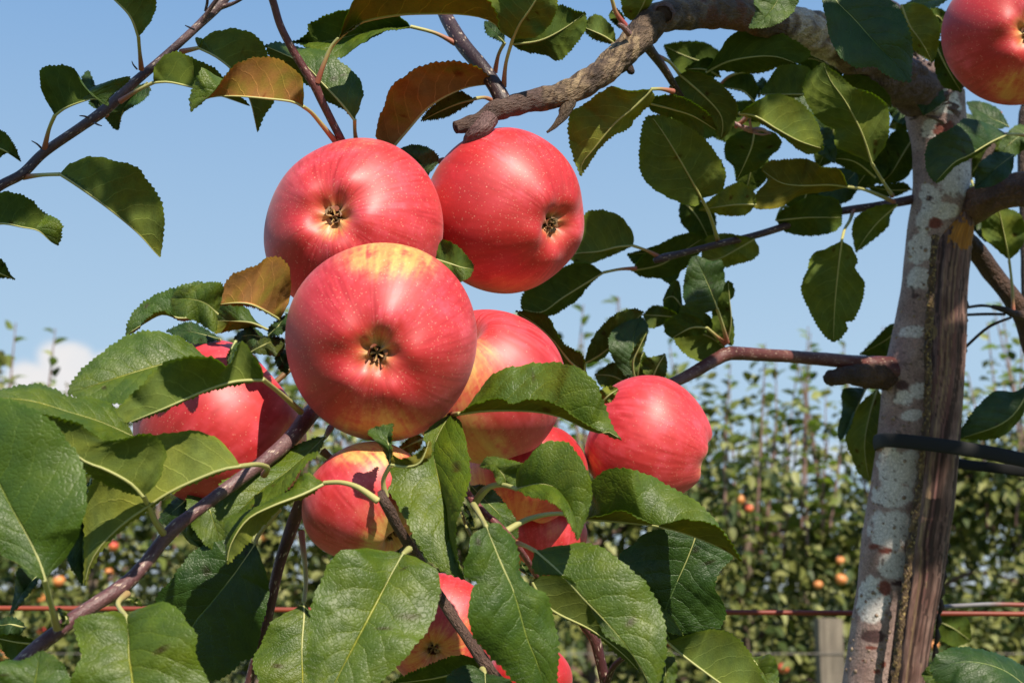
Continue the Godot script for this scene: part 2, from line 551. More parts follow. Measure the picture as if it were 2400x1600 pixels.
# what differs over one blade: blotches, a paler yellow rim, brown flecks (multiplies the leaf's own colour)
func wear(x: float, y: float, s: float, layer: int, spots: Array, tint: int) -> Color:
	var o: Vector3 = spots[-1]
	var g := noise2.get_noise_3d(x * 0.9 + o.x, y * 0.9 + o.y, 1.0)
	var f := noise.get_noise_3d(x * 5.0 + o.x, y * 5.0, o.y)
	var c := Color(0.90 + g * 0.16 + f * 0.05, 0.90 + g * 0.08 + f * 0.05, 0.90 - g * 0.12)
	if layer == 1 and tint == 1: c = c.lerp(Color(0.72, 0.98, 0.72), clampf(0.10 + g * 1.7 + f * 0.3, 0, 0.8))
	if s > 0.9: c = c.lerp(Color(1.0, 1.0, 0.74), 0.6)
	for k in spots.size() - 1:
		var d: float = Vector2(x - spots[k].x, y - spots[k].y).length() / spots[k].z
		if d < 1.0: c = c.lerp(Color(0.62, 0.40, 0.34), 0.75 * (1.0 - smoothstep(0.5, 1.0, d)))
	return Color(clampf(c.r, 0, 1), clampf(c.g, 0, 1), clampf(c.b, 0, 1))

# one more leaf given by its base, direction and size in photo pixels
func spray_leaf(br: Node, faces: String, px: float, py: float, deg: float, len: float, wid: float, z: float, tints: Array):
	var d := Vector2.from_angle(deg_to_rad(deg)); var n := d.orthogonal()
	var q := func(t: float, w: float) -> String:
		var p := (Vector2(px, py) + d * len * t + n * (w * wid + len * 0.10 * sin(t * 2.6))) * 2.904
		return "%.1f %.1f" % [p.x, p.y]
	leaf(br, "00", faces, z, ", ".join([q.call(0.0, 0.0), q.call(0.35, 0.02), q.call(0.7, -0.03), q.call(1.0, 0.0)]), ", ".join([q.call(0.1, 0.55), q.call(0.35, 1.0), q.call(0.65, 0.85), q.call(0.88, 0.38)]), ", ".join([q.call(0.1, -0.5), q.call(0.38, -0.95), q.call(0.68, -0.75), q.call(0.9, -0.3)]), q.call(-0.3, 0.1), {"t": tints})

# ------------------------------------------------------------------ the near apple tree
func tree():
	var foot := at(1985, 2300, 0.87)
	var t := Node3D.new(); put(t, "apple_tree")
	tag(t, "mature apple tree with pale blotched trunk and arching fruit-laden branch, nearest the lens", "tree")
	t.position = Vector3(foot.x, 0, foot.z)
	var root := Node3D.new()                                   # parts are given in world space, then moved under the tree
	add_child(root)
	trunk(root)
	limbs(root)
	for c in root.get_children():
		root.remove_child(c); t.add_child(c, true); c.position -= t.position
	remove_child(root); root.free()

func trunk(t: Node):
	var pts := limb("20", "1712 640 200 0.85,1728 800 196 0.85,1752 950 190 0.85,1768 1150 192 0.85,1745 1400 182 0.85,1712 1568 178 0.85")
	pts = pts + limb("21", "1690 300 180 0.85,1640 600 176 0.85,1590 850 178 0.85,1552 1050 182 0.85,1530 1300 180 0.85")
	pts = pts + limb("22", "1490 0 172 0.85,1455 250 170 0.85,1395 600 172 0.85,1365 900 168 0.85,1330 1150 172 0.85,1300 1350 172 0.85,1268 1568 172 0.85,1170 2300 180 0.85,1060 3300 190 0.86")
	var last: Vector4 = pts[-1]
	pts.append(Vector4(last.x - 0.03, 0.75, last.z, last.w * 1.05)); pts.append(Vector4(last.x - 0.06, -0.05, last.z, last.w * 1.5))
	var b := Buf.new()
	tube(b, spline3(pts, 26), 72, srgb(146, 118, 112), srgb(178, 154, 146), {"bump": 0.035, "bf": 55.0, "stretch": 2.0, "vs": 16.0, "cf": 70.0})
	# lichen and bleached bark in rounded patches, dark scars and rusty spots: [tile, x, y, half width, half height, colour, softness]
	var white := srgb(226, 222, 218); var dark := srgb(74, 48, 48); var pur := srgb(128, 104, 106); var rust := srgb(120, 56, 44); var och := srgb(176, 112, 30)
	var spots := [
		["20", 1760, 700, 130, 90, white], ["20", 1690, 870, 60, 70, white], ["20", 1820, 720, 70, 70, white], ["20", 1780, 880, 70, 60, rust], ["20", 1740, 1000, 60, 50, pur], ["20", 1860, 1200, 150, 140, white], ["20", 1680, 1330, 70, 100, white], ["20", 1640, 1500, 60, 90, white], ["20", 1760, 1440, 110, 60, white], ["20", 1720, 1520, 45, 40, rust], ["20", 1680, 1345, 24, 18, dark], ["20", 1830, 1110, 40, 40, dark],
		["21", 1610, 150, 100, 110, white], ["21", 1600, 350, 90, 85, white], ["21", 1580, 470, 40, 18, dark], ["21", 1570, 715, 90, 42, white], ["21", 1495, 1080, 42, 34, dark], ["21", 1630, 1120, 80, 60, white], ["21", 1500, 1170, 60, 50, white], ["21", 1560, 1290, 75, 40, white], ["21", 1400, 1540, 70, 50, white], ["21", 1500, 190, 8, 30, och],
		["22", 1490, 110, 160, 130, white], ["22", 1440, 290, 140, 90, white], ["22", 1430, 530, 150, 130, white], ["22", 1450, 770, 110, 100, white], ["22", 1290, 1010, 120, 150, white], ["22", 1250, 880, 60, 60, white], ["22", 1300, 1250, 78, 46, dark], ["22", 1380, 920, 45, 50, rust], ["22", 1290, 640, 60, 22, rust], ["22", 1380, 670, 50, 20, rust], ["22", 1285, 1330, 40, 10, rust], ["22", 1355, 1440, 30, 22, rust], ["22", 1320, 1490, 25, 18, rust], ["22", 1240, 1420, 18, 12, rust], ["22", 1470, 890, 60, 16, dark], ["22", 1250, 730, 26, 100, pur], ["22", 1380, 1060, 12, 20, rust]]
	var sp := []
	for s in spots:
		var q := tile_px(s[0], s[1], s[2])
		var grow := 1.04 if s[5] == white else 1.0
		sp.append([at(q.x, q.y, 0.836), grow * s[3] / 2.904 * 0.85 / F, grow * s[4] / 2.904 * 0.85 / F, s[5]])
	for i in b.v.size():
		var p := b.v[i]
		var g := noise2.get_noise_3d(p.x * 130.0, p.y * 130.0, p.z * 130.0)
		var g2 := noise.get_noise_3d(p.x * 420.0, p.y * 420.0, p.z * 420.0)
		for s in sp:
			var d: Vector3 = p - s[0]
			if absf(d.y) > s[2] * 1.6: continue
			var e: float = sqrt(pow(d.x / s[1], 2) + pow(d.y / s[2], 2) + pow(d.z / (s[1] * 1.3), 2)) + g * 0.35
			var k := 1.0 - smoothstep(0.86, 1.06, e)
			if k > 0.0: b.c[i] = b.c[i].lerp(s[3], k * 0.9)
		if g2 > 0.42: b.c[i] = b.c[i].lerp(srgb(88, 74, 66), 0.55)
		# thin cross cracks
		var cr := absf(sin(p.y * 95.0 + noise.get_noise_3d(p.x * 30.0, p.y * 8.0, p.z * 30.0) * 5.0))
		if cr < 0.03 and g > -0.05: b.c[i] = b.c[i].lerp(srgb(70, 58, 54), 0.7)
	# small warts on the smooth bark
	var m := ArrayMesh.new(); b.surface(m, bark_mat("trunk"))
	var tr = part(m, "trunk", t)
	var warts := Buf.new()
	rng.seed = 44
	var made := 0
	while made < 90:
		var i := rng.randi() % b.v.size()
		var p := b.v[i]; var q := to_px(p); var nn := b.n[i]
		if q.y < 420 or q.y > 1620 or nn.dot((EYE - p).normalized()) < 0.1 or q.x > lerpf(2190, 2105, (q.y - 500.0) / 1100.0): continue
		var r := rng.randf_range(0.0005, 0.0012)
		tube(warts, [Vector4(p.x - nn.x * 0.001, p.y - nn.y * 0.001, p.z - nn.z * 0.001, r * 1.6), Vector4(p.x + nn.x * r * 0.2, p.y + nn.y * r * 0.2, p.z + nn.z * r * 0.2, r * 1.1), Vector4(p.x + nn.x * r * 0.5, p.y + nn.y * r * 0.5, p.z + nn.z * r * 0.5, r * 0.5)], 7, srgb(112, 92, 80), srgb(160, 140, 116))
		made += 1
	var wm := ArrayMesh.new(); warts.surface(wm, bark_mat("stalk")); tag(part(wm, "bark_warts", tr), "", "", "", "stuff")
	# the furrowed ridge of old wood that runs down the right of the trunk
	var rp := limb("20", "1930 1420 60 0.845,1880 1568 90 0.84")
	rp = rp + limb("21", "1840 150 118 0.838,1812 400 120 0.835,1800 700 124 0.833,1790 1000 118 0.833,1778 1300 112 0.833")
	rp = rp + limb("22", "1750 60 118 0.833,1722 300 124 0.833,1680 600 124 0.833,1640 900 120 0.833,1590 1200 112 0.833,1540 1568 104 0.833,1440 2300 100 0.835,1330 3300 90 0.85")
	var rb := Buf.new()
	tube(rb, spline3(rp, 26), 84, srgb(104, 74, 66), srgb(146, 116, 106), {"bump": 0.26, "bf": 120.0, "stretch": 30.0, "vs": 14.0, "cf": 50.0, "cb": 0.7})
	for i in rb.v.size():
		var p := rb.v[i]
		var lean := p.x - p.y * 0.125
		lean += noise2.get_noise_2d(p.y * 9.0, 2.0) * 0.004
		var g := noise.get_noise_2d(lean * 330.0, p.y * 2.6)
		if g > 0.30: rb.c[i] = rb.c[i].lerp(srgb(176, 150, 108), 0.5)
		elif g < -0.16: rb.c[i] = rb.c[i].lerp(srgb(58, 38, 34), 0.75)
		else: rb.c[i] = rb.c[i].lerp(srgb(128, 84, 82), clampf(noise2.get_noise_2d(lean * 90.0, p.y * 3.0) * 1.5, 0, 0.7))
		var q := to_px(p)
		var yl := noise2.get_noise_3d(p.x * 200.0, p.y * 90.0, p.z * 200.0)
		var e := Vector2((q.x - 2255.0) / 34.0, (q.y - 545.0) / 36.0).length()
		if e + yl * 0.9 < 1.0: rb.c[i] = rb.c[i].lerp(srgb(190, 122, 24), 0.85)
		e = Vector2((q.x - 2186.0) / 12.0, (q.y - 778.0) / 18.0).length()
		if e < 1.0: rb.c[i] = rb.c[i].lerp(srgb(172, 140, 84), 0.8)
	var rm := ArrayMesh.new(); rb.surface(rm, bark_mat("ridge")); var rd = part(rm, "bark_ridge", t)
	rd.set_meta("label", "rough brown furrowed wood running down the right of the trunk")
	# crusted lip where the smooth bark meets the old wood
	var lp := limb("21", "1722 60 20 0.824,1702 300 22 0.822,1686 560 24 0.822,1672 780 26 0.822,1672 1000 22 0.822,1664 1300 24 0.822")
	lp = lp + limb("22", "1628 60 22 0.822,1602 300 22 0.822,1562 600 24 0.822,1522 900 26 0.822,1482 1200 24 0.822,1442 1568 24 0.822,1350 2300 24 0.825")
	var lb := Buf.new()
	tube(lb, spline3(lp, 60), 18, srgb(60, 46, 36), srgb(120, 96, 66), {"bump": 0.75, "bf": 420.0, "stretch": 2.2, "vs": 14.0, "cf": 160.0, "cb": 0.6})
	for i in lb.v.size():
		var g := noise.get_noise_3d(lb.v[i].x * 500.0, lb.v[i].y * 300.0, lb.v[i].z * 500.0)
		if g > 0.32: lb.c[i] = srgb(170, 146, 92)
	var lm := ArrayMesh.new(); lb.surface(lm, bark_mat("trunk")); part(lm, "bark_lip", rd)
	# loose dark flakes along the ridge's right edge
	var fl := Buf.new()
	for k in 26:
		var f := k / 25.0
		var px := lerpf(2262, 2185, pow(f, 1.3)) + rng.randf_range(-2, 2); var py := lerpf(700, 1580, f)
		var a := at(px, py, 0.838); var c := at(px - 3.5, py + 34, 0.838)
		tube(fl, [Vector4(a.x, a.y, a.z, 0.0012), Vector4((a.x + c.x) / 2 + 0.0006, (a.y + c.y) / 2, a.z + 0.001, 0.0019), Vector4(c.x, c.y, c.z, 0.0011)], 6, srgb(50, 40, 36), srgb(92, 76, 66))
	var fm := ArrayMesh.new(); fl.surface(fm, bark_mat("trunk")); tag(part(fm, "bark_flakes", rd), "", "", "", "stuff")

func limbs(t: Node):
	var young := bark_mat("young"); var old := bark_mat("old")
	var c1 := srgb(74, 44, 42); var c2 := srgb(112, 84, 84)
	var oc1 := srgb(66, 50, 40); var oc2 := srgb(132, 110, 88)
	# ---- the thick branch that arches from the top of the trunk to the left
	var mb := limb("20", "1745 840 185 0.85,1690 690 186 0.848,1590 590 176 0.84,1400 500 160 0.82,1200 372 150 0.79,1000 262 140 0.765,800 190 130 0.74,600 135 120 0.72,400 96 108 0.70,200 80 106 0.685,0 100 104 0.67")
	mb = mb + limb("10", "2180 118 102 0.657,2060 205 106 0.65,1960 320 98 0.643,1800 470 92 0.635,1620 590 88 0.627,1430 664 84 0.622,1250 695 72 0.617,1080 745 70 0.612,930 820 56 0.608,775 868 46 0.604")
	var b := Buf.new()
	tube(b, spline3(mb, 16), 48, oc1, oc2, {"bump": 0.23, "bf": 100.0, "stretch": 1.0, "vs": 18.0, "cf": 90.0, "cb": 0.5, "cap": 0.15, "cap_color": srgb(120, 96, 84)})
	for i in b.v.size():
		var p := b.v[i]; var q := to_px(p)
		var g := noise.get_noise_3d(p.x * 60.0, p.y * 60.0, p.z * 60.0)
		if q.x > 1270 and q.x < 1500:                          # flaking pale bark with rings of lenticels
			b.c[i] = b.c[i].lerp(srgb(186, 160, 122), clampf(0.25 + g * 1.4, 0, 0.8))
			var ring := noise2.get_noise_3d(p.x * 300.0 - p.y * 120.0, p.y * 60.0, p.z * 40.0)
			if ring > 0.22: b.c[i] = b.c[i].lerp(srgb(58, 42, 32), 0.7)
		elif q.x <= 1300: b.c[i] = b.c[i].lerp(srgb(92, 70, 66), 0.75)
		elif q.x > 1850 and q.x < 1960: b.c[i] = b.c[i].lerp(srgb(214, 198, 178), clampf(0.6 + g * 1.5, 0, 0.9))
		elif q.x > 2000: b.c[i] = b.c[i].lerp(srgb(112, 90, 90), 0.7)
		if q.x > 1640 and q.x < 1780 and g > 0.0: b.c[i] = b.c[i].lerp(srgb(110, 62, 36), 0.7)
	# pruning scar at the crest, the knob that carries the right apple, a dead spur
	tube(b, spline3(limb("10", "2186 96 84 0.655,2188 98 80 0.6505,2190 100 62 0.6475"), 5), 26, srgb(84, 54, 40), srgb(128, 88, 62), {"bump": 0.16, "bf": 160.0, "vs": 20.0, "cap": -0.3, "cap_color": srgb(70, 52, 42)})
	tube(b, spline3(limb("10", "1010 800 64 0.608,960 870 66 0.605,900 930 60 0.606,860 990 40 0.612"), 6), 24, srgb(96, 70, 70), srgb(120, 92, 90), {"bump": 0.1, "bf": 100.0, "vs": 20.0})
	tube(b, spline3(limb("10", "1560 660 54 0.625,1530 740 46 0.622,1500 800 30 0.620,1450 860 17 0.618,1400 900 8 0.617"), 6), 16, srgb(58, 46, 38), srgb(96, 78, 60), {"bump": 0.3, "bf": 160.0, "vs": 20.0})
	tube(b, spline3(limb("10", "1950 440 30 0.64,1975 490 24 0.64,1980 505 10 0.64"), 4), 12, srgb(60, 44, 36), srgb(90, 70, 54), {"bump": 0.2, "bf": 200.0, "vs": 20.0})
	tube(b, spline3(limb("10", "1960 230 22 0.635,1915 180 18 0.63,1890 165 12 0.628"), 4), 12, srgb(150, 110, 110), srgb(176, 140, 136), {"vs": 20.0})
	var m := ArrayMesh.new(); b.surface(m, old)
	var arch = part(m, "branch", t); arch.set_meta("label", "thick flaking branch arching left from the trunk top to a cut end")
	# ---- dark shoot standing up from that branch
	var s4 = branch(t, "branch", "10", "640 -120 40 0.655,690 60 46 0.645,760 200 50 0.635,840 320 52 0.628,950 450 52 0.62,1050 590 54 0.615,1100 690 60 0.613", young, srgb(52, 34, 36), srgb(88, 66, 68), {"vs": 26.0, "l": "dark upright shoot above the cut branch end"})
	# ---- young shoot rising behind the top apple
	var s2 = branch(t, "branch", "00", "1780 -160 25 0.585,1850 -10 26 0.587,1905 170 26 0.589,1985 330 27 0.591,2070 470 28 0.593,2140 580 32 0.595,2185 680 28 0.597,2260 830 27 0.60,2330 970 28 0.604,2420 1180 30 0.63", young, srgb(86, 40, 42), srgb(120, 76, 76), {"vs": 26.0, "l": "reddish young shoot rising behind the top apple"})
	# ---- thin shoot across the upper left sky
	var s1 = branch(t, "branch", "00", "-1500 2100 60 0.60,-800 1720 44 0.60,-200 1400 35 0.60,0 1262 34 0.605,150 1180 34 0.61,300 1035 33 0.615,550 862 33 0.62,720 740 38 0.625,900 570 33 0.63,1100 400 29 0.635,1330 190 28 0.64,1490 30 36 0.645,1600 -110 30 0.65", young, srgb(62, 46, 50), srgb(112, 88, 88), {"vs": 26.0, "l": "thin grey shoot slanting across the upper left sky", "extra": [["00", "1370 150 17 0.64,1440 40 15 0.638,1520 -60 13 0.636"], ["00", "1490 50 22 0.645,1590 20 12 0.643,1680 -30 10 0.64"], ["00", "1395 75 9 0.64,1408 20 10 0.638,1410 -30 10 0.636"], ["00", "280 1010 8 0.61,250 980 6 0.61,212 958 3 0.61"], ["00", "930 470 6 0.625,905 440 5 0.622,895 415 2 0.62"], ["00", "640 835 7 0.615,665 848 6 0.612,690 856 3 0.61"], ["00", "1320 200 8 0.635,1285 185 6 0.632,1258 172 3 0.63"], ["00", "600 800 7 0.615,570 790 6 0.612,538 787 3 0.61"]]})
	# ---- the branch in front at the lower left
	var s3 = branch(t, "branch", "02", "-900 2500 84 0.43,-500 2080 66 0.43,-160 1740 57 0.432,130 1440 54 0.445,270 1310 52 0.45,400 1210 50 0.455,500 1130 52 0.46,650 1030 50 0.466,800 935 54 0.472,900 850 50 0.477,1000 740 46 0.482,1090 620 46 0.487,1180 520 50 0.49,1280 440 44 0.495,1400 350 43 0.50,1550 240 46 0.506,1700 130 46 0.512,1850 20 50 0.52,1980 -100 54 0.53,2100 -250 60 0.545,2180 -330 50 0.57", young, srgb(92, 54, 56), srgb(128, 100, 100), {"vs": 26.0, "bump": 0.05, "bf": 200.0, "l": "purplish-brown branch slanting across the lower left, nearest the lens"})
	# ---- stalks and twigs of the hanging cluster
	var w1 = branch(t, "twig", "12", "268 262 24 0.492,290 330 36 0.492,330 400 40 0.494,380 500 36 0.497,440 600 36 0.502,520 720 36 0.512,640 930 36 0.52,740 1090 38 0.52,850 1250 38 0.515,960 1410 44 0.51,1040 1520 40 0.512,1200 1700 36 0.53", old, srgb(84, 62, 54), srgb(116, 92, 82), {"bump": 0.08, "bf": 200.0, "vs": 26.0, "l": "grey-brown twig running down between the lower leaves"})
	var w2 = branch(t, "twig", "12", "700 60 24 0.55,850 270 26 0.53,930 370 27 0.52,1000 440 26 0.515,1060 490 26 0.512,1200 640 22 0.515,1330 840 20 0.53", young, srgb(116, 56, 60), srgb(140, 88, 88), {"vs": 26.0})
	var w3 = branch(t, "twig", "12", "1480 900 30 0.58,1640 1150 36 0.58,1720 1260 38 0.58,1760 1400 36 0.58,1800 1580 36 0.58,1850 1760 36 0.58", young, srgb(62, 24, 28), srgb(92, 52, 52), {"vs": 26.0, "extra": [["12", "1810 1560 22 0.57,1860 1450 20 0.565,1950 1385 16 0.56,2040 1370 12 0.555"]]})
	var w4 = branch(t, "twig", "02", "2090 240 44 0.56,2010 440 46 0.565,1960 580 42 0.565,1900 760 38 0.565,1850 980 36 0.565,1810 1160 36 0.565,1740 1400 34 0.565,1680 1620 32 0.565", young, srgb(70, 38, 40), srgb(104, 68, 68), {"vs": 26.0, "l": "dark reddish twig hanging behind the lower left leaves"})
	# ---- shoot from the trunk towards the middle
	var r1 = branch(t, "branch", "20", "1640 1340 32 0.85,1540 1362 32 0.85,1420 1385 30 0.845,1300 1405 28 0.84,1150 1425 27 0.83,1000 1452 26 0.82,850 1490 25 0.81,700 1538 25 0.80,500 1600 24 0.79,250 1660 23 0.775,0 1722 22 0.765,-120 1752 28 0.757,-190 1775 20 0.755", young, srgb(62, 40, 44), srgb(96, 70, 72), {"vs": 26.0, "l": "slim dark shoot reaching left from the trunk above the middle"})
	# ---- stouter branch below it, with a sawn stub underneath
	var r2 = branch(t, "branch", "21", "1500 1010 120 0.85,1390 985 104 0.845,1300 955 74 0.84,1200 932 54 0.835,1100 920 48 0.825,1000 908 47 0.82,850 896 44 0.805,700 884 43 0.79,550 876 44 0.78,400 866 46 0.765,310 868 48 0.755,230 905 44 0.75,120 968 42 0.74,0 1035 38 0.73,-150 1100 34 0.71,-300 1180 30 0.70", young, srgb(84, 40, 38), srgb(122, 78, 72), {"vs": 26.0, "bump": 0.04, "bf": 180.0, "l": "reddish branch with pale pores reaching left from the trunk at mid height"})
	branch(r2, "stub", "21", "1380 1020 96 0.845,1270 1020 84 0.832,1160 1010 66 0.822,1080 1015 58 0.816,1010 1030 54 0.812,975 1045 36 0.811", old, srgb(58, 40, 32), srgb(104, 76, 56), {"bump": 0.4, "bf": 130.0, "vs": 20.0})
	# ---- branches right of the trunk
	branch(t, "branch", "20", "1850 1460 120 0.85,1980 1400 125 0.845,2120 1330 120 0.83,2240 1300 118 0.82,2400 1290 120 0.81,2600 1270 116 0.79,3100 1180 90 0.77,3700 1000 60 0.76,4300 760 26 0.76", old, srgb(78, 56, 48), srgb(128, 98, 82), {"bump": 0.22, "bf": 90.0, "stretch": 5.0, "vs": 16.0, "seg": 40, "l": "cracked brown branch leaving the trunk to the right"})
	var rb2 = branch(t, "branch", "21", "1860 60 80 0.87,2010 180 68 0.875,2120 330 66 0.88,2230 470 66 0.88,2330 640 70 0.885,2420 900 70 0.89,2650 1300 60 0.90,3000 1700 40 0.90,3400 1950 18 0.90", old, srgb(58, 42, 36), srgb(96, 68, 52), {"bump": 0.16, "bf": 120.0, "stretch": 4.0, "vs": 18.0, "l": "dark branch dropping behind the right of the trunk", "extra": [["21", "2330 610 34 0.86,2250 595 26 0.855,2200 570 22 0.852,2110 548 15 0.85"], ["21", "2240 620 9 0.853,2080 690 10 0.86,1920 830 10 0.88"], ["21", "2200 600 9 0.853,2060 598 10 0.86,1900 605 10 0.885"], ["21", "2120 550 9 0.85,2030 540 10 0.86,1900 560 10 0.885"]]})
	var rv = branch(t, "branch", "20", "2560 -900 12 0.93,2480 -300 26 0.93,2400 200 36 0.93,2360 620 40 0.93,2320 900 40 0.93,2330 1300 38 0.93,2340 1700 36 0.93,2350 2300 36 0.93", old, srgb(70, 56, 50), srgb(108, 88, 78), {"bump": 0.14, "bf": 120.0, "vs": 18.0, "extra": [["20", "2320 980 30 0.92,2170 930 26 0.90,2050 1100 22 0.885"]]})
	var rt = branch(t, "branch", "20", "1800 620 70 0.86,1600 380 26 0.88,1500 100 24 0.86,1400 10 22 0.84,1200 -60 20 0.82", young, srgb(52, 38, 38), srgb(84, 64, 62), {"vs": 26.0, "extra": [["20", "1690 470 20 0.84,1680 440 16 0.83,1700 420 8 0.83"]]})
	# the spur that carries the apple at the top right corner
	branch(t, "twig", "20", "1830 620 60 0.86,2000 420 34 0.84,2180 180 26 0.80,2290 -40 24 0.76,2330 -120 20 0.74,2300 -60 14 0.727,2270 100 10 0.722", old, srgb(62, 46, 40), srgb(104, 80, 68), {"bump": 0.15, "bf": 150.0, "vs": 22.0})
	leaves_upper_left(s1, s2, s4, arch)
	leaves_upper_right(arch, r1, r2, rb2, rv, rt)
	leaves_lower(s3, w1, w2, w3, w4, r2, t)
	canopy(t)

# leafy shoots above and to the right of the picture; they shade the trunk as the rest of the crown does
func canopy(t: Node):
	var protos := []
	var holder := Node3D.new()
	for k in 3:
		var l = leaf(holder, "11", "UU", 0.6, "1000 600,1020 400,1000 200,980 20", "840 480,800 260,900 90", "1160 480,1200 260,1100 90", "1000 700")
		protos.append(l.mesh)
	holder.free()
	rng.seed = 17
	var base := at(1000 / 2.904 + 800, 600 / 2.904 + 530, 0.6)
	# [start on the shaded spot px, py, z; distance towards the sun at start and end; end px, py, z; leaves]
	var lines := [
		[1450, 120, 0.72, 0.24, 1750, 40, 0.76, 0.26, 10], [1420, 480, 0.75, 0.36, 1700, 300, 0.77, 0.34, 11], [1700, 560, 0.78, 0.38, 2050, 330, 0.80, 0.34, 11], [1900, 560, 0.80, 0.40, 2150, 200, 0.82, 0.32, 11], [1500, 700, 0.75, 0.44, 1650, 520, 0.76, 0.40, 7], [2200, 500, 0.82, 0.36, 2400, 300, 0.80, 0.34, 9],
		[1950, 40, 0.62, 0.22, 2180, 200, 0.64, 0.26, 9],
		[1560, 150, 0.74, 0.30, 1900, 260, 0.78, 0.34, 12], [1900, 100, 0.78, 0.26, 2250, 420, 0.84, 0.30, 12], [1700, 420, 0.78, 0.42, 2100, 520, 0.82, 0.44, 12], [2050, 640, 0.84, 0.46, 2350, 760, 0.86, 0.48, 11],
		[1500, 560, 0.76, 0.48, 1800, 640, 0.78, 0.50, 9], [2100, 900, 0.84, 0.56, 2330, 1060, 0.86, 0.58, 9], [1980, 1200, 0.84, 0.66, 2220, 1330, 0.86, 0.68, 7], [2080, 1420, 0.84, 0.72, 2260, 1560, 0.86, 0.74, 7],
		[1450, 330, 0.70, 0.36, 1650, 90, 0.70, 0.30, 7], [2120, 1050, 0.84, 0.62, 2300, 1250, 0.86, 0.62, 8], [150, 330, 0.62, 0.36, 420, 160, 0.63, 0.32, 6], [40, 470, 0.60, 0.42, 330, 520, 0.60, 0.44, 6], [520, 120, 0.62, 0.30, 720, 40, 0.62, 0.28, 4], [350, 420, 0.61, 0.42, 520, 300, 0.62, 0.40, 3]]
	for q in lines:
		var a: Vector3 = at(q[0], q[1], q[2]) + sun_dir * float(q[3]); var c: Vector3 = at(q[4], q[5], q[6]) + sun_dir * float(q[7])
		var b := Buf.new()
		var mid: Vector3 = (a + c) / 2 + Vector3(0, 0.015, 0)
		tube(b, spline3([Vector4(a.x, a.y, a.z, 0.0012), Vector4(mid.x, mid.y, mid.z, 0.002), Vector4(c.x, c.y, c.z, 0.003)], 8), 8, srgb(74, 44, 42), srgb(112, 84, 84), {"vs": 26.0})
		var m := ArrayMesh.new(); b.surface(m, bark_mat("young"))
		var tw = part(m, "twig", t)
		for k in q[8]:
			var f: float = (k + 0.3) / q[8]
			var p: Vector3 = a.lerp(c, f) + Vector3(0, 0.015 * 4.0 * f * (1.0 - f), 0)
			var l := MeshInstance3D.new(); l.mesh = protos[k % 3]
			var bas := Basis(Vector3.UP, rng.randf() * TAU) * Basis(Vector3.RIGHT, deg_to_rad(-95.0 + rng.randf_range(-30, 35)))
			l.transform = Transform3D(bas, p - bas * base)
			put(l, "leaf", tw)

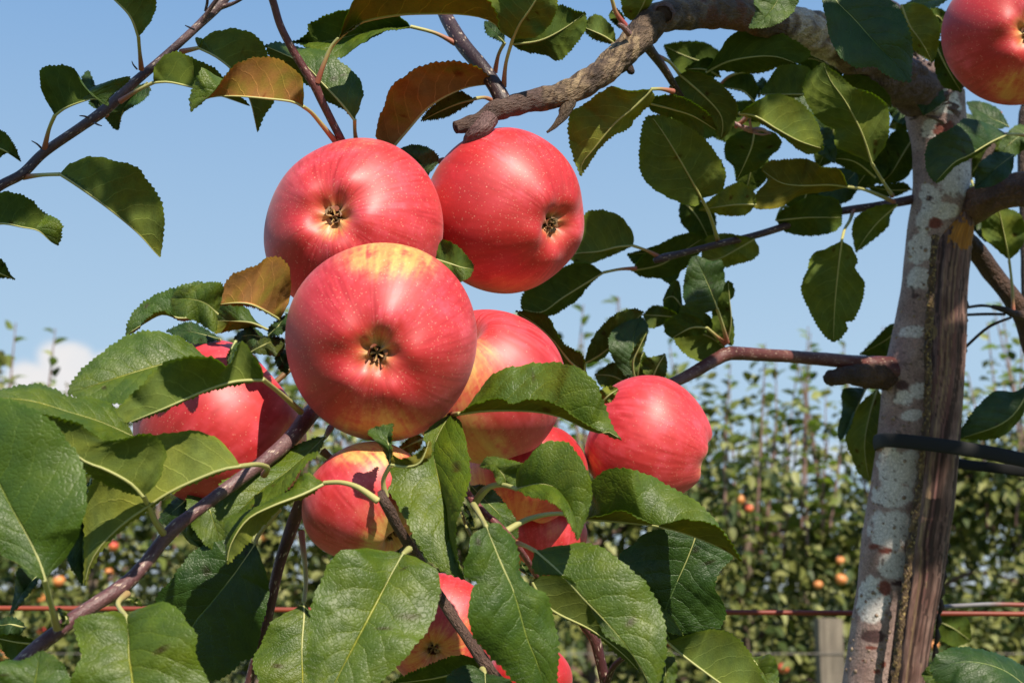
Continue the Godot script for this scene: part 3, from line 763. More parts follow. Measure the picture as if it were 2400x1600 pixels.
func leaves_upper_left(s1: Node, s2: Node, s4: Node, arch: Node):
	leaf(s1, "00", "DU", 0.61, "940 250,885 110,770 -10,600 -170", "1000 180,1040 110,1062 20,1010 -100,800 -180", "905 130,830 -10,700 -120", "960 470,948 350", {"pz": 0.627, "dz": -0.01})
	leaf(s1, "00", "DU", 0.60, "370 785,440 735,550 692,650 672,735 722", "290 640,268 530,290 458,480 455,560 580,660 680", "470 715,600 612,740 552,885 520,830 590,742 660", "300 1010,330 880", {"pz": 0.614, "dz": -0.01, "t": [3, 4], "w": 0.4})
	leaf(s1, "00", "UU", 0.64, "690 770,640 620,600 478", "590 660,548 560,575 500", "650 600,620 520", "720 780", {"t": [2, 4]})
	leaf(s1, "00", "UU", 0.65, "1000 560,850 720,800 885", "1020 620,960 690,828 770,815 850", "760 640,600 690,690 770,760 860", "", {"t": [2, 4], "dz": 0.01})
	leaf(s1, "00", "DU", 0.615, "1045 560,1150 556,1300 590,1500 650,1700 722", "1042 480,1100 390,1200 350,1350 415,1450 460,1530 540,1620 640", "1150 550,1300 570,1500 620", "815 690,920 622", {"pz": 0.622, "t": [0, 4]})
	leaf(s1, "00", "DU", 0.63, "1350 325,1480 392,1600 500,1700 680,1750 900", "1400 240,1500 205,1610 195,1750 250,1830 400,1870 660,1800 780", "1330 250,1480 330,1600 470,1690 650", "1230 352", {"pz": 0.637, "w": 0.26})
	leaf(s2, "00", "DU", 0.575, "2062 725,1990 690,1850 672,1600 652,1440 660,1330 708,1296 762", "2066 620,2050 520,1960 440,1890 400,1740 390,1600 440,1530 520,1450 630", "2000 640,1850 560,1650 500,1510 535,1390 468,1340 530,1296 650", "2290 972,2190 850,2120 768", {"pz": 0.603, "t": [1, 1], "dz": -0.01, "l": "brown-backed leaf with a curled green tip beside the reddish shoot"})
	leaf(s2, "00", "UD", 0.60, "2413 815,2323 700,2200 570,2060 430,1800 310", "2470 650,2440 530,2330 430,2200 345,2050 325,1900 290", "2340 745,2230 690,2130 600,2040 550,1880 440", "2430 1000,2415 900", {"pz": 0.618, "t": [3, 4]})
	leaf(s2, "10", "DU", 0.588, "-20 262,90 170,200 130,400 98,600 92,800 95,960 120,1050 165,1076 206", "60 40,160 -60,400 -140,700 -130,940 -40,1040 60", "60 200,200 120,500 40,800 40,1000 100", "-165 560,-130 460,-75 330", {"pz": 0.594, "t": [0, 5], "dz": 0.0, "w": 0.4, "l": "olive-backed leaf arching over the top of the cluster"})
	leaf(s4, "10", "DU", 0.625, "470 180,300 195,100 235,-120 285,-340 285", "420 130,300 60,0 70,-210 160,-225 220,-290 270", "400 200,300 212,100 320,0 390,-150 375,-260 310", "775 295,640 225", {"pz": 0.63, "t": [0, 4]})
	leaf(s2, "10", "DU", 0.622, "340 1010,430 905,600 722,800 612,930 580,1050 572", "265 980,235 880,300 690,330 600,430 520,540 450,750 418,930 460", "430 850,600 690,800 600,930 560", "", {"dz": -0.004, "w": 0.46, "t": [0, 1], "l": "large brown-backed leaf standing between the two top apples"})
	leaf(s4, "10", "DD", 0.63, "905 672,800 700,680 750,540 822", "850 640,800 618,700 660,600 740", "900 690,800 750,700 800", "1065 702,980 664", {"t": [0, 4]})
	leaf(s4, "10", "DD", 0.605, "1165 270,1215 160,1280 70,1360 -60,1430 -190", "1090 220,1010 110,990 -40,1100 -150,1300 -190", "1240 260,1350 240,1440 130,1470 30,1475 -80", "1105 590,1120 430", {"pz": 0.615, "dz": -0.02})
	leaf(s4, "10", "UU", 0.635, "1110 292,1050 225,975 145", "1060 270,1000 240,975 190", "1105 230,1060 160", "1045 490,1070 370", {"t": [2, 4]})
	leaf(s4, "10", "DD", 0.65, "1150 300,1350 275,1520 190,1662 85", "1230 180,1330 90,1480 35,1600 75", "1250 350,1390 375,1480 412,1580 320,1665 190", "", {"t": [0, 4]})
	leaf(arch, "10", "DD", 0.665, "1870 300,1780 240,1640 180", "1850 190,1760 105,1690 118", "1800 290,1700 255", "", {"t": [0, 0]})
	leaf(arch, "10", "DD", 0.67, "1920 200,1880 120,1840 70", "1880 180,1825 120", "1925 120,1880 60", "", {"t": [0, 4]})
	leaf(arch, "10", "DD", 0.64, "2100 -120,2060 20,1990 142", "1960 -90,1908 0,1930 105", "2160 -60,2110 20,2060 80", "", {"t": [4, 2], "dz": 0.02, "l": "pale sunlit leaf above the branch crest"})
	leaf(arch, "10", "DD", 0.62, "1800 -100,1760 -200", "1780 -120", "1820 -160", "1935 175,1870 85,1840 -10", {"red": 1.0})
	leaf(s1, "00", "DD", 0.60, "-140 1000,0 1010,140 1100", "-60 880,20 895,90 980", "-40 1080,50 1040", "", {"t": [0, 4]})
	leaf(s1, "00", "DU", 0.595, "405 1185,520 1260,700 1390,850 1510,960 1610,1080 1745,1092 1730", "450 1130,560 1075,660 1062,780 1095,920 1130,1000 1230,1080 1340,1112 1450,1112 1560", "500 1210,700 1330,900 1510,1020 1660", "155 1205,280 1190", {"pz": 0.612, "dz": 0.02, "s": [0.6, 0.2], "t": [0, 0], "l": "large drooping leaf against the sky at the far left"})
	leaf(s1, "00", "DU", 0.585, "-150 1560,0 1520,150 1545,260 1570,340 1640,392 1672", "-120 1400,0 1308,150 1330,250 1400,340 1560", "0 1490,200 1400,300 1450,410 1510,414 1600", "", {"t": [1, 4], "s": [0.3, 0.9]})
	leaf(s1, "01", "DD", 0.60, "-150 250,0 320,100 362", "-60 200,20 240,60 320", "-60 350,30 350", "", {"t": [0, 4]})
	leaf(arch, "10", "UU", 0.615, "578 1200,540 1110,470 1050,375 1030", "650 1120,655 1060,600 1010,500 984,430 1000", "510 1140,430 1080", "695 1088,630 1110,595 1160", {"t": [2, 4]})

func leaves_upper_right(arch: Node, r1: Node, r2: Node, rb: Node, rv: Node, rt: Node):
	leaf(arch, "10", "DD", 0.64, "2112 606,2000 720,1860 840,1720 1010,1640 1110,1628 1198", "1950 615,1830 590,1650 710,1560 765,1548 930,1590 1095", "2125 680,2000 810,1960 870,1840 930,1750 1020,1690 1110", "2260 622,2180 605", {"t": [1, 2]})
	leaf(arch, "10", "DD", 0.66, "2080 695,2250 740,2400 790,2560 890", "2160 650,2300 655,2430 720,2520 800", "2120 760,2250 800,2400 880,2490 940", "", {"t": [0, 4]})
	leaf(r1, "10", "DD", 0.72, "2453 1350,2330 1130,2210 930,2110 788", "2420 1400,2320 1385,2120 1280,2035 1150,2040 920,2075 800", "2590 1300,2612 1150,2520 1000,2420 880,2323 840,2200 785", "2568 1650,2545 1570,2505 1450", {"pz": 0.782, "dz": -0.02, "t": [0, 0]})
	branch(arch, "twig", "10", "2040 250 46 0.645,2110 350 34 0.655,2200 470 28 0.67,2290 620 22 0.69,2380 760 16 0.71", bark_mat("young"), srgb(52, 36, 36), srgb(84, 66, 66), {"vs": 26.0})
	leaf(arch, "20", "DD", 0.70, "-20 505,150 655,250 765,275 850,262 948", "60 478,200 525,330 640,378 750,330 880", "-80 560,-85 680,0 745,130 780,200 870", "-165 385,-90 420", {"t": [0, 3], "pz": 0.66})
	leaf(arch, "20", "DD", 0.72, "160 490,300 420,480 385,640 385,775 432", "230 380,330 240,450 203,640 215,850 330,850 400", "250 480,400 492,560 470,670 440", "", {"t": [0, 4]})
	leaf(arch, "20", "DD", 0.735, "390 490,500 470,620 440,700 430", "430 470,560 440", "430 500,560 490", "250 592,310 525", {"t": [0, 2]})
	leaf(arch, "20", "DD", 0.74, "260 520,150 470,15 470", "200 395,90 420", "180 525,80 505", "", {"t": [0, 4]})
	leaf(arch, "20", "DD", 0.745, "490 692,420 620,340 600,265 590", "515 600,450 488,330 515", "430 635,360 610", "", {"t": [0, 4]})
	leaf(arch, "20", "DD", 0.75, "850 640,700 640,530 640", "870 470,680 440,590 540", "760 665,640 658", "", {"t": [0, 0]})
	leaf(arch, "20", "UU", 0.76, "520 660,540 590,545 525", "495 590", "575 570", "", {"t": [3, 4]})
	leaf(arch, "20", "DD", 0.70, "385 770,500 790,650 880,800 960,962 1012", "500 690,620 636,760 672,870 760,935 880", "520 830,680 930,780 1010,870 1050", "360 860,440 800", {"t": [0, 0]})
	leaf(arch, "20", "DD", 0.73, "490 895,470 1000,425 1110,366 1232", "400 890,300 960,293 1070,355 1140", "600 890,672 950,660 1010,600 1060,540 1130,430 1190", "", {"t": [0, 4]})
	branch(arch, "twig", "20", "350 830 8 0.71,400 860 16 0.71,470 885 20 0.712,540 880 14 0.715,600 910 6 0.72", bark_mat("young"), srgb(150, 100, 100), srgb(190, 160, 160), {"bump": 0.2, "bf": 300.0, "extra": [["20", "380 850 10 0.71,420 800 8 0.71,440 780 5 0.71"], ["20", "470 880 10 0.71,460 830 8 0.708,465 800 4 0.706"], ["20", "480 900 9 0.71,540 915 8 0.71,595 908 4 0.71"]]})
	leaf(r1, "20", "DD", 0.73, "1290 1112,1220 900,1110 690,1010 550,958 428", "1180 1060,1040 990,1040 890,930 820,830 650,850 510", "1395 960,1402 740,1300 640,1160 590,1060 500", "1430 1332,1370 1240", {"pz": 0.835, "t": [0, 0], "dz": -0.02, "l": "long grey-green leaf hanging in front of the others left of the trunk"})
	leaf(rt, "20", "DD", 0.80, "1000 640,1150 600,1300 640,1420 730", "1060 520,1250 520,1400 640", "1100 680,1250 690", "", {"t": [0, 4]})
	leaf(rt, "20", "UU", 0.78, "880 890,960 970,1036 1112", "1000 870,1050 990", "870 1000,960 1065", "", {"t": [2, 4]})
	leaf(rt, "20", "DD", 0.80, "760 420,900 400,1090 500", "820 340,970 360", "860 470,1000 560", "", {"t": [0, 4]})
	leaf(r1, "20", "DD", 0.79, "1315 1205,1200 1112,1100 1080,998 1082", "1300 1100,1180 1022,1080 1035", "1200 1180,1100 1135", "", {"t": [0, 4]})
	leaf(r1, "20", "DD", 0.76, "1130 1272,1000 1256,800 1262,660 1238,535 1150", "1070 1150,960 1138,900 1100,820 1078,650 1090,590 1095", "1000 1300,800 1330,660 1412,480 1412,500 1320,580 1230", "1440 1372,1300 1312,1220 1285", {"pz": 0.835, "t": [0, 5], "l": "leaf with a curled chewed tip above the slim shoot"})
	leaf(r1, "20", "DD", 0.745, "500 1390,350 1392,112 1428", "490 1310,400 1242,290 1280,200 1350", "430 1460,290 1466,190 1442", "", {"t": [0, 2]})
	leaf(r1, "20", "DD", 0.80, "640 1500,850 1480,1085 1480", "660 1440,760 1390,880 1332,1030 1345,1080 1400", "700 1575,850 1605,1000 1585,1075 1540", "835 1490,740 1425,680 1410", {"t": [0, 4]})
	leaf(r1, "20", "DD", 0.81, "1462 1392,1340 1500,1250 1610,1182 1716", "1330 1400,1190 1470,1155 1560,1168 1650", "1415 1470,1400 1540,1300 1630", "", {"t": [0, 0]})
	leaf(r1, "21", "DD", 0.79, "1085 98,1065 250,1040 500,1030 700,1028 788", "980 150,885 190,850 300,808 420,850 540,905 650,960 735", "1150 140,1192 230,1178 290,1238 380,1220 520,1165 635,1115 650,1122 700,1080 760", "1165 -115,1140 -40,1105 20", {"pz": 0.83, "t": [0, 0], "l": "single broad leaf hanging against the sky left of the trunk"})
	leaf(arch, "20", "UU", 0.63, "980 -100,1060 20,1170 130,1320 300,1450 430,1552 560", "1250 -90,1420 0,1505 110,1562 280,1560 450", "950 0,975 110,1005 260,1080 390,1190 458,1300 452,1430 530", "", {"t": [2, 4], "dz": -0.01, "s": [0.3, -0.3], "l": "large dark leaf hanging in front of the thick branch near the trunk"})
	leaf(arch, "20", "UU", 0.64, "690 -90,650 0,560 120,452 192", "500 -60,490 20,500 70,470 150", "800 -60,780 30,725 110,600 180", "", {"t": [3, 4], "dz": -0.01})
	leaf(rt, "20", "DD", 0.74, "1490 30,1545 170,1630 290,1702 422", "1600 20,1705 80,1755 200,1735 340", "1480 130,1530 270,1600 360", "", {"t": [0, 2], "s": [0.8, 0.2]})
	leaf(rt, "20", "UU", 0.76, "1830 -20,1650 15,1520 32", "1700 -30,1580 -5", "1720 50,1600 52", "", {"t": [1, 0]})
	leaf(rt, "20", "DD", 0.80, "1720 290,1800 460,1900 625", "1800 280,1880 420", "1715 440,1770 580", "", {"t": [0, 4]})
	leaf(rt, "20", "DD", 0.82, "1650 120,1740 110,1790 180", "1700 50,1790 80", "1700 180,1760 220", "", {"t": [2, 4]})
	leaf(rb, "20", "UD", 0.77, "2210 915,2100 965,1950 1055,1850 1105,1722 1238", "2140 870,2040 825,1920 808,1850 862,1690 950,1655 1060,1672 1180", "2110 978,1960 1080,1860 1130,1770 1225", "2400 935,2290 915", {"t": [2, 4], "dz": -0.02, "l": "dark leaf lying across the upper trunk"})
	leaf(rv, "20", "UU", 0.80, "2262 1050,2130 1150,1990 1285", "2130 1038,2010 1130", "2240 1170,2130 1255", "", {"t": [2, 4]})
	leaf(rt, "20", "DD", 0.88, "1570 870,1480 830,1405 868", "1540 780,1470 748", "1500 892", "", {"t": [0, 2]})
	leaf(rt, "20", "DD", 0.87, "1575 930,1500 1050,1420 1180,1335 1252", "1480 870,1385 960,1368 1100", "1605 1050,1530 1200,1430 1248", "", {"t": [0, 4]})
	leaf(r1, "20", "DD", 0.865, "1560 1285,1400 1290,1250 1258", "1500 1240,1350 1262", "1450 1335,1330 1330", "", {"t": [2, 4]})
	leaf(rv, "20", "UU", 0.86, "2225 860,2080 790,1935 695", "2150 740,2020 690", "2120 880,2010 830", "", {"t": [2, 4]})
	leaf(rv, "20", "UU", 0.88, "2380 880,2260 950,2150 1060", "2280 850,2170 960", "2340 1000,2240 1070", "", {"t": [3, 4]})
	leaf(rb, "21", "DD", 0.86, "2225 228,2200 100,2180 0,2150 -140", "2130 150,2045 60,2050 -80", "2290 170,2340 60,2300 -80", "2255 600,2245 400", {"pz": 0.86, "t": [0, 0]})
	leaf(rb, "21", "UD", 0.84, "2420 960,2300 1220,2160 1350,1893 1442", "2290 1118,2130 1122,1990 1250,1900 1385", "2345 1150,2320 1280,2190 1420,2030 1455", "", {"t": [2, 4], "dz": 0.0})
	leaf(r2, "21", "UU", 0.87, "1250 1100,1180 1250,1120 1370,1072 1462", "1095 1110,1088 1250,1058 1390", "1190 1210,1150 1350,1110 1420", "", {"t": [2, 4]})
	leaf(r2, "21", "DD", 0.875, "1330 1100,1270 1300,1240 1500,1270 1732", "1180 1240,1112 1430,1150 1560,1200 1680", "1420 1300,1420 1500,1350 1650", "", {"t": [0, 2], "dz": 0.0, "s": [0.2, 0.2]})
	leaf(r2, "21", "DD", 0.89, "1500 640,1400 760,1207 872", "1400 680,1290 790", "1440 860,1310 885", "", {"t": [0, 4]})
	for q in [[1700, 150, 200, 150, 46, 0.82, "DD"], [1790, 250, 160, 150, 48, 0.84, "DD"], [1850, 190, 60, 140, 44, 0.86, "UU"], [1960, 250, 110, 150, 46, 0.85, "DD"], [2060, 330, 120, 130, 42, 0.87, "DD"], [2080, 230, 40, 120, 40, 0.88, "UU"], [1760, 330, 100, 130, 44, 0.84, "DD"], [1640, 250, 140, 120, 42, 0.80, "DD"], [2010, 400, 150, 120, 40, 0.86, "UU"], [1900, 420, 120, 120, 40, 0.84, "DD"], [1600, 470, 60, 120, 40, 0.80, "DD"], [2280, 430, 80, 140, 46, 0.87, "UU"], [2330, 300, 120, 130, 46, 0.89, "DD"], [2200, 300, 20, 130, 44, 0.90, "UU"], [2100, 60, 150, 130, 46, 0.84, "DD"], [2180, 150, 100, 120, 42, 0.84, "UU"]]:
		spray_leaf(rt, q[6], q[0], q[1], q[2], q[3], q[4], q[5], [2, 4])
	# leaves of the slim shoot and the branch below, right of the apples
	leaf(r1, "11", "DD", 0.75, "1985 132,1880 140,1750 172,1600 185,1540 215", "1992 60,1930 -40,1860 -90,1740 -110,1640 -60", "1900 175,1750 235,1640 265", "2170 212,2080 165", {"t": [0, 0], "pz": 0.757, "s": [0.2, 0.4]})
	leaf(r1, "11", "DD", 0.755, "1782 315,1650 395,1500 490,1360 585,1225 560", "1740 285,1690 255,1550 262,1350 370,1235 465", "1690 400,1620 490,1550 540,1420 610,1280 600", "2010 287,1900 292", {"t": [0, 4], "pz": 0.757})
	leaf(r2, "11", "DD", 0.665, "1652 985,1560 920,1450 780,1330 670,1185 575", "1645 880,1520 805,1470 730,1405 612,1300 588", "1530 950,1380 800,1250 660", "", {"t": [4, 4], "l": "yellowing leaf behind the apple in the middle"})
	leaf(r2, "11", "DD", 0.735, "1655 930,1750 880,1850 800,1950 690,2060 582", "1680 830,1740 720,1850 610,1970 562", "1760 910,1860 820,1980 700", "1700 1100,1660 1000", {"t": [0, 3]})
	leaf(r2, "11", "UU", 0.715, "1998 1058,2000 960,1985 800,2005 700,2048 622", "1920 1000,1830 860,1835 730,1930 655", "2010 900,2060 800,2090 690", "2030 1120", {"t": [2, 4], "s": [0.2, 0.5]})
	leaf(r2, "11", "DD", 0.71, "2000 1050,1985 930,2030 820,2080 720", "1965 930,1990 840", "2050 850,2075 770", "", {"t": [0, 3]})
	leaf(r2, "11", "DD", 0.76, "2320 622,2200 610,2055 602", "2240 568,2130 540", "2230 655,2100 692", "", {"t": [0, 3]})
	leaf(r2, "11", "DD", 0.73, "1960 1080,1850 1020,1725 1010", "1935 980,1850 928", "1890 1110,1770 1090", "", {"t": [0, 3]})
	leaf(r2, "11", "DD", 0.72, "2110 1060,2150 960,2205 868", "2050 980,2060 900,2120 890", "2190 1050,2218 950", "", {"t": [0, 3]})
	leaf(r2, "11", "DD", 0.725, "2010 1050,2030 930,2060 850", "1990 960", "2080 1000,2080 900", "", {"t": [0, 4]})
	leaf(r2, "11", "DD", 0.63, "1765 1210,1820 1150,1885 1108", "1750 1130,1830 1088", "1840 1190", "", {"t": [1, 2]})
	leaf(r1, "11", "DD", 0.80, "2323 120,2150 170,1945 190", "2300 60,2150 130", "2330 230,2260 395,2130 320,2000 260", "", {"t": [0, 4]})
	# around the tall leaf group in the middle (tile 21 and left of it)
	leaf(r2, "21", "UU", 0.735, "235 560,200 460,150 340,90 210,110 205", "130 590,20 530,10 380,60 220", "240 500,285 400,270 240,200 240", "305 790,275 680", {"t": [2, 4], "pz": 0.755, "dz": 0.0, "s": [0.3, 0.3]})
	leaf(r1, "21", "DD", 0.79, "-350 300,-150 260,0 170,140 80", "-250 180,-80 90,40 45,110 60", "-250 350,-50 330,100 200,150 120", "", {"t": [0, 4]})
	leaf(r1, "21", "DD", 0.785, "490 85,380 150,250 220,130 235", "420 70,280 48,150 90", "525 160,490 220,380 255,280 280,180 275", "", {"t": [1, 2]})
	leaf(r2, "21", "DD", 0.76, "300 800,330 650,320 500,310 370", "230 780,200 600,240 450", "345 800,345 640,300 540,350 470,345 400", "", {"t": [0, 4]})
	leaf(r2, "21", "DD", 0.745, "165 690,60 690,-70 760", "120 630,0 590,-110 640,-120 720", "150 730,20 750", "290 800,235 750", {"t": [3, 4]})
	leaf(r2, "21", "DD", 0.77, "290 830,200 760,60 700,-30 620", "260 700,120 560,0 540", "250 900,130 920,20 870,-60 760", "", {"t": [0, 0]})
	leaf(r2, "11", "DD", 0.77, "2323 560,2260 480,2190 500", "2300 380,2240 400", "2330 660,2290 700,2210 620", "", {"t": [0, 4]})

func leaves_lower(s3: Node, w1: Node, w2: Node, w3: Node, w4: Node, r2: Node, t: Node):
	# right of the big front apple
	leaf(w2, "11", "DU", 0.575, "640 225,740 255,820 280,898 290", "680 98,780 130,850 200,895 260", "680 275,740 330,795 376,870 345", "", {"t": [1, 4], "s": [-0.4, -0.8]})
	leaf(w2, "11", "UD", 0.525, "800 1275,1000 1252,1300 1257,1500 1300,1720 1400,1830 1402,1912 1458", "870 1210,950 1100,1030 1010,1130 968,1350 930,1550 942,1650 985,1730 1060,1770 1160,1805 1260,1850 1380", "900 1215,1080 1172,1150 1214,1290 1178,1450 1208,1600 1310,1750 1395", "740 1290", {"t": [1, 5], "dz": -0.025, "l": "sunlit leaf with a rolled lower margin across the middle apple"})
	leaf(w1, "12", "UU", 0.535, "752 -272,665 -130,628 0,662 180,718 400,742 600,842 862", "640 -200,560 -120,590 0,400 70,308 140,325 260,440 460,540 660,650 780,770 842", "820 -190,862 0,876 150,850 270,782 480,788 700,815 800", "", {"t": [1, 0], "dz": -0.045, "s": [-0.25, -0.75], "l": "tall folded leaf hanging in the centre below the big apple"})
	leaf(w1, "12", "UU", 0.495, "330 92,335 0,312 -90,352 -194", "280 -20,220 -90,178 -132,230 -170", "345 20,340 -80", "300 300,285 190", {"t": [3, 2], "pz": 0.50, "red": 0.0})
	leaf(w1, "12", "DD", 0.49, "340 82,440 96,540 62,600 -88", "345 20,400 45,500 20,570 -40", "420 102,500 98,600 40,612 -20", "", {"t": [1, 5], "w": 0.15})
	leaf(w2, "12", "UU", 0.505, "1125 228,1100 150,1030 85,942 97", "1060 205,1035 130,980 105", "1195 250,1200 140,1246 85,1100 42,1000 28", "905 352,960 260,1050 218", {"t": [1, 0], "pz": 0.515, "red": 0.1})
	leaf(w2, "12", "UU", 0.495, "1195 250,1350 215,1480 260,1580 420,1612 596", "1192 140,1270 40,1370 -62,1520 -72,1620 30,1694 180,1702 320,1655 480", "1260 296,1400 325,1500 395,1560 500", "905 352,1000 245,1100 222", {"t": [1, 0], "pz": 0.515, "dz": -0.02, "red": 0.0})
	leaf(w2, "12", "UD", 0.535, "1665 452,1900 470,2150 500,2323 545,2500 612,2640 682,2726 748", "1690 300,1710 190,1860 105,2080 150,2230 230,2400 325,2490 400,2570 500,2650 620", "1800 425,1900 392,2000 440,2120 492,2190 492,2320 458,2440 468,2550 500,2640 602", "1130 532,1280 450,1480 416", {"t": [0, 5], "pz": 0.515, "dz": -0.035, "red": 0.0, "l": "bright glossy leaf with a rolled margin below the right apple"})
	leaf(w2, "12", "UU", 0.465, "985 505,1080 740,1180 970,1260 1250,1340 1450,1420 1720", "880 570,870 680,828 760,850 840,925 882,930 890,892 925,865 1100,900 1250,1000 1370,1120 1490,1260 1640", "1060 478,1150 560,1200 660,1222 850,1300 912,1400 980,1440 1130,1476 1300,1470 1500,1450 1650", "900 360,950 440", {"t": [3, 4], "red": 0.0, "pz": 0.51, "dz": 0.0, "s": [-0.25, 0.4], "cup": 0.5, "l": "dark puckered leaf with a notched edge in the lower centre"})
	leaf(w1, "12", "UU", 0.48, "420 692,330 850,230 1040,110 1270,0 1480,-60 1610,-100 1760", "300 668,100 654,-40 690,-143 880,-203 1040,-215 1220,-243 1400,-200 1640", "520 720,650 800,672 900,652 1060,590 1200,520 1290,440 1390,330 1500,150 1660", "460 660", {"t": [0, 0], "red": 0.0, "dz": -0.03, "l": "broad sunlit leaf with a pale midrib at the bottom centre"})
	leaf(w2, "12", "UU", 0.49, "1320 672,1500 830,1640 985,1800 1150,1950 1330,2060 1500,2125 1655", "1400 650,1600 618,1760 640,1950 778,2080 900,2180 1090,2212 1280,2195 1450,2160 1580", "1300 740,1330 830,1420 830,1560 862,1700 1065,1800 1245,1950 1345,2050 1500", "1180 612,1250 635", {"t": [0, 0], "pz": 0.515, "dz": -0.02, "s": [0.5, 0.1]})
	leaf(w3, "12", "DD", 0.53, "1300 880,1420 1060,1700 1205,1900 1355,2040 1500", "1340 845,1450 838,1600 900,1750 1050,1900 1250", "1310 960,1420 1075,1700 1220,1890 1380", "", {"t": [0, 3], "s": [-0.3, 0.2]})
	leaf(w3, "12", "UU", 0.537, "2420 560,2350 740,2280 900,2200 1110,2250 1300", "2250 520,2090 540,1990 620,1892 710,1960 830,2060 1000,2120 1200", "2660 690,2600 780,2550 870,2556 950,2615 1050,2600 1160,2530 1215,2360 1270", "2440 480", {"t": [2, 4], "dz": 0.005, "l": "large dark shaded leaf right of the lower centre"})
	leaf(w3, "22", "DU", 0.535, "-110 1275,0 1375,150 1490,280 1585,440 1700,610 1740", "-30 1262,130 1212,280 1212,400 1290,490 1420,570 1600", "20 1350,200 1430,400 1580", "", {"t": [0, 0], "dz": -0.01})
	leaf(w3, "22", "UU", 0.56, "470 1400,560 1520,650 1720", "530 1390,620 1388,655 1550", "480 1520,560 1640", "", {"t": [0, 0]})
	leaf(w3, "12", "UU", 0.54, "2058 890,2130 1000,2200 1130,2330 1250", "2120 910,2185 1050,2260 1140", "2100 1050,2190 1200", "", {"t": [1, 2]})
	leaf(w3, "12", "UU", 0.57, "2190 1350,2210 1500,2190 1700", "2262 1380,2280 1530", "2130 1480,2140 1600", "", {"t": [0, 0]})
	leaf(w1, "12", "DD", 0.54, "980 1500,800 1500,600 1540,330 1575", "890 1400,780 1384,640 1430,450 1512", "850 1650,500 1660", "", {"t": [2, 4]})
	leaf(w1, "12", "UU", 0.50, "975 1505,985 1620,990 1760", "870 1445,760 1490,718 1540,740 1660", "1060 1522,1160 1560,1170 1680", "960 1480", {"red": 0.0, "t": [2, 4], "pz": 0.505})
	leaf(w2, "12", "UU", 0.605, "878 225,960 310,1080 430,1196 602", "1000 232,1110 345,1195 480", "880 340,960 470,1110 590", "", {"t": [3, 4]})
	leaf(w2, "12", "UU", 0.53, "835 350,870 430,905 510", "860 380,890 450", "840 420,880 490", "", {"t": [3, 4]})
	branch(w2, "stalk", "12", "880 350 10 0.515,940 420 11 0.512,985 510 12 0.50", bark_mat("stalk"), srgb(150, 152, 96), srgb(172, 165, 104))
	branch(w2, "stalk", "12", "815 400 11 0.53,850 500 12 0.525,890 580 13 0.52", bark_mat("stalk"), srgb(150, 152, 96), srgb(172, 165, 104))
	leaf(w2, "12", "UU", 0.55, "1292 842,1250 800,1222 740", "1220 800", "1278 780", "1340 838", {"t": [3, 4]})
	leaf(w2, "11", "DD", 0.565, "560 1440,470 1480,365 1540", "500 1420,420 1480", "520 1520,430 1548", "", {"t": [2, 1], "l": "dry brown leaf below the big apple"})
	# lower left
	leaf(s3, "02", "UU", 0.42, "300 872,265 750,190 580,70 370,-20 190,-100 40,-250 -330", "230 840,100 745,0 690,-160 500,-260 200,-320 -100", "350 820,470 690,530 560,585 380,582 200,550 60,440 -100,340 -220,200 -300,0 -362", "385 1195,345 1040", {"t": [3, 0], "pz": 0.448, "dz": 0.02, "s": [-0.3, 0.5], "red": 0.2, "l": "big glossy leaf filling the left edge"})
	leaf(s3, "01", "UU", 0.475, "905 1432,700 1340,480 1270,200 1190,-130 1160", "860 1330,820 1270,740 1205,600 1168,480 1166,330 1095,200 1078,0 1115", "800 1475,600 1450,400 1420,150 1330,-50 1260", "", {"t": [0, 0], "dz": -0.02})
	leaf(s3, "02", "DD", 0.455, "972 296,885 205,720 115,570 55,420 -70,300 -195,215 -280", "1060 220,1122 60,1118 -40,1050 -112,970 -126,800 -80,680 -95,540 -190,400 -232", "900 285,750 230,600 150,500 50,400 -60,300 -185", "1110 552,1055 470,1000 350", {"t": [0, 0], "pz": 0.487, "dz": -0.005, "red": 0.1, "l": "dull green underside of a leaf over the lower left branch"})
	leaf(s3, "02", "DD", 0.468, "1630 95,1480 125,1180 255,970 390,820 500,690 630,610 760,570 908", "1590 20,1500 -80,1350 -148,1200 -140,1060 -110,850 0,680 130,580 330,572 560", "1400 175,1180 275,1000 395,850 510,720 635,630 770", "1795 152,1818 105,1750 82", {"t": [0, 2], "pz": 0.505, "dz": 0.0, "s": [0.75, 0.1], "l": "yellowish leaf with a thick pale midrib behind the lower left branch"})
	leaf(s3, "02", "UU", 0.51, "620 180,560 500,560 908", "540 320,462 700,515 830", "640 400,585 700", "", {"t": [2, 4]})
	leaf(s3, "02", "UU", 0.52, "262 830,170 930,65 1108", "125 790,98 960", "240 900,150 1015", "", {"t": [2, 4]})
	leaf(w4, "02", "UU", 0.548, "1738 628,1580 845,1430 1030,1310 1180,1180 1490", "1560 590,1330 660,1150 885,1060 1000,1080 1250", "1800 790,1832 960,1780 1180,1730 1380,1640 1420,1550 1510,1400 1550", "1900 380,1760 560", {"t": [2, 4], "pz": 0.555, "dz": 0.0, "red": 0.0, "l": "large dark leaf in shade under the lower left branch"})
	leaf(s3, "02", "UU", 0.44, "856 1118,872 1250,878 1400,900 1568,920 1900", "800 1085,690 1092,530 1122,510 1220,550 1380,500 1500,480 1620,700 1850", "900 1085,1050 1028,1170 1030,1270 1150,1335 1250,1330 1380,1385 1490,1400 1620,1200 1850", "862 965,800 1030", {"t": [0, 0], "pz": 0.47, "dz": -0.02, "red": 0.3, "w": 0.36, "l": "broad sunlit leaf at the bottom left with stalk curling from the branch"})
	leaf(s3, "02", "UU", 0.42, "180 1850,230 1600,272 1352", "-150 1700,-20 1440,150 1418", "470 1750,456 1500,370 1395", "", {"t": [3, 4]})
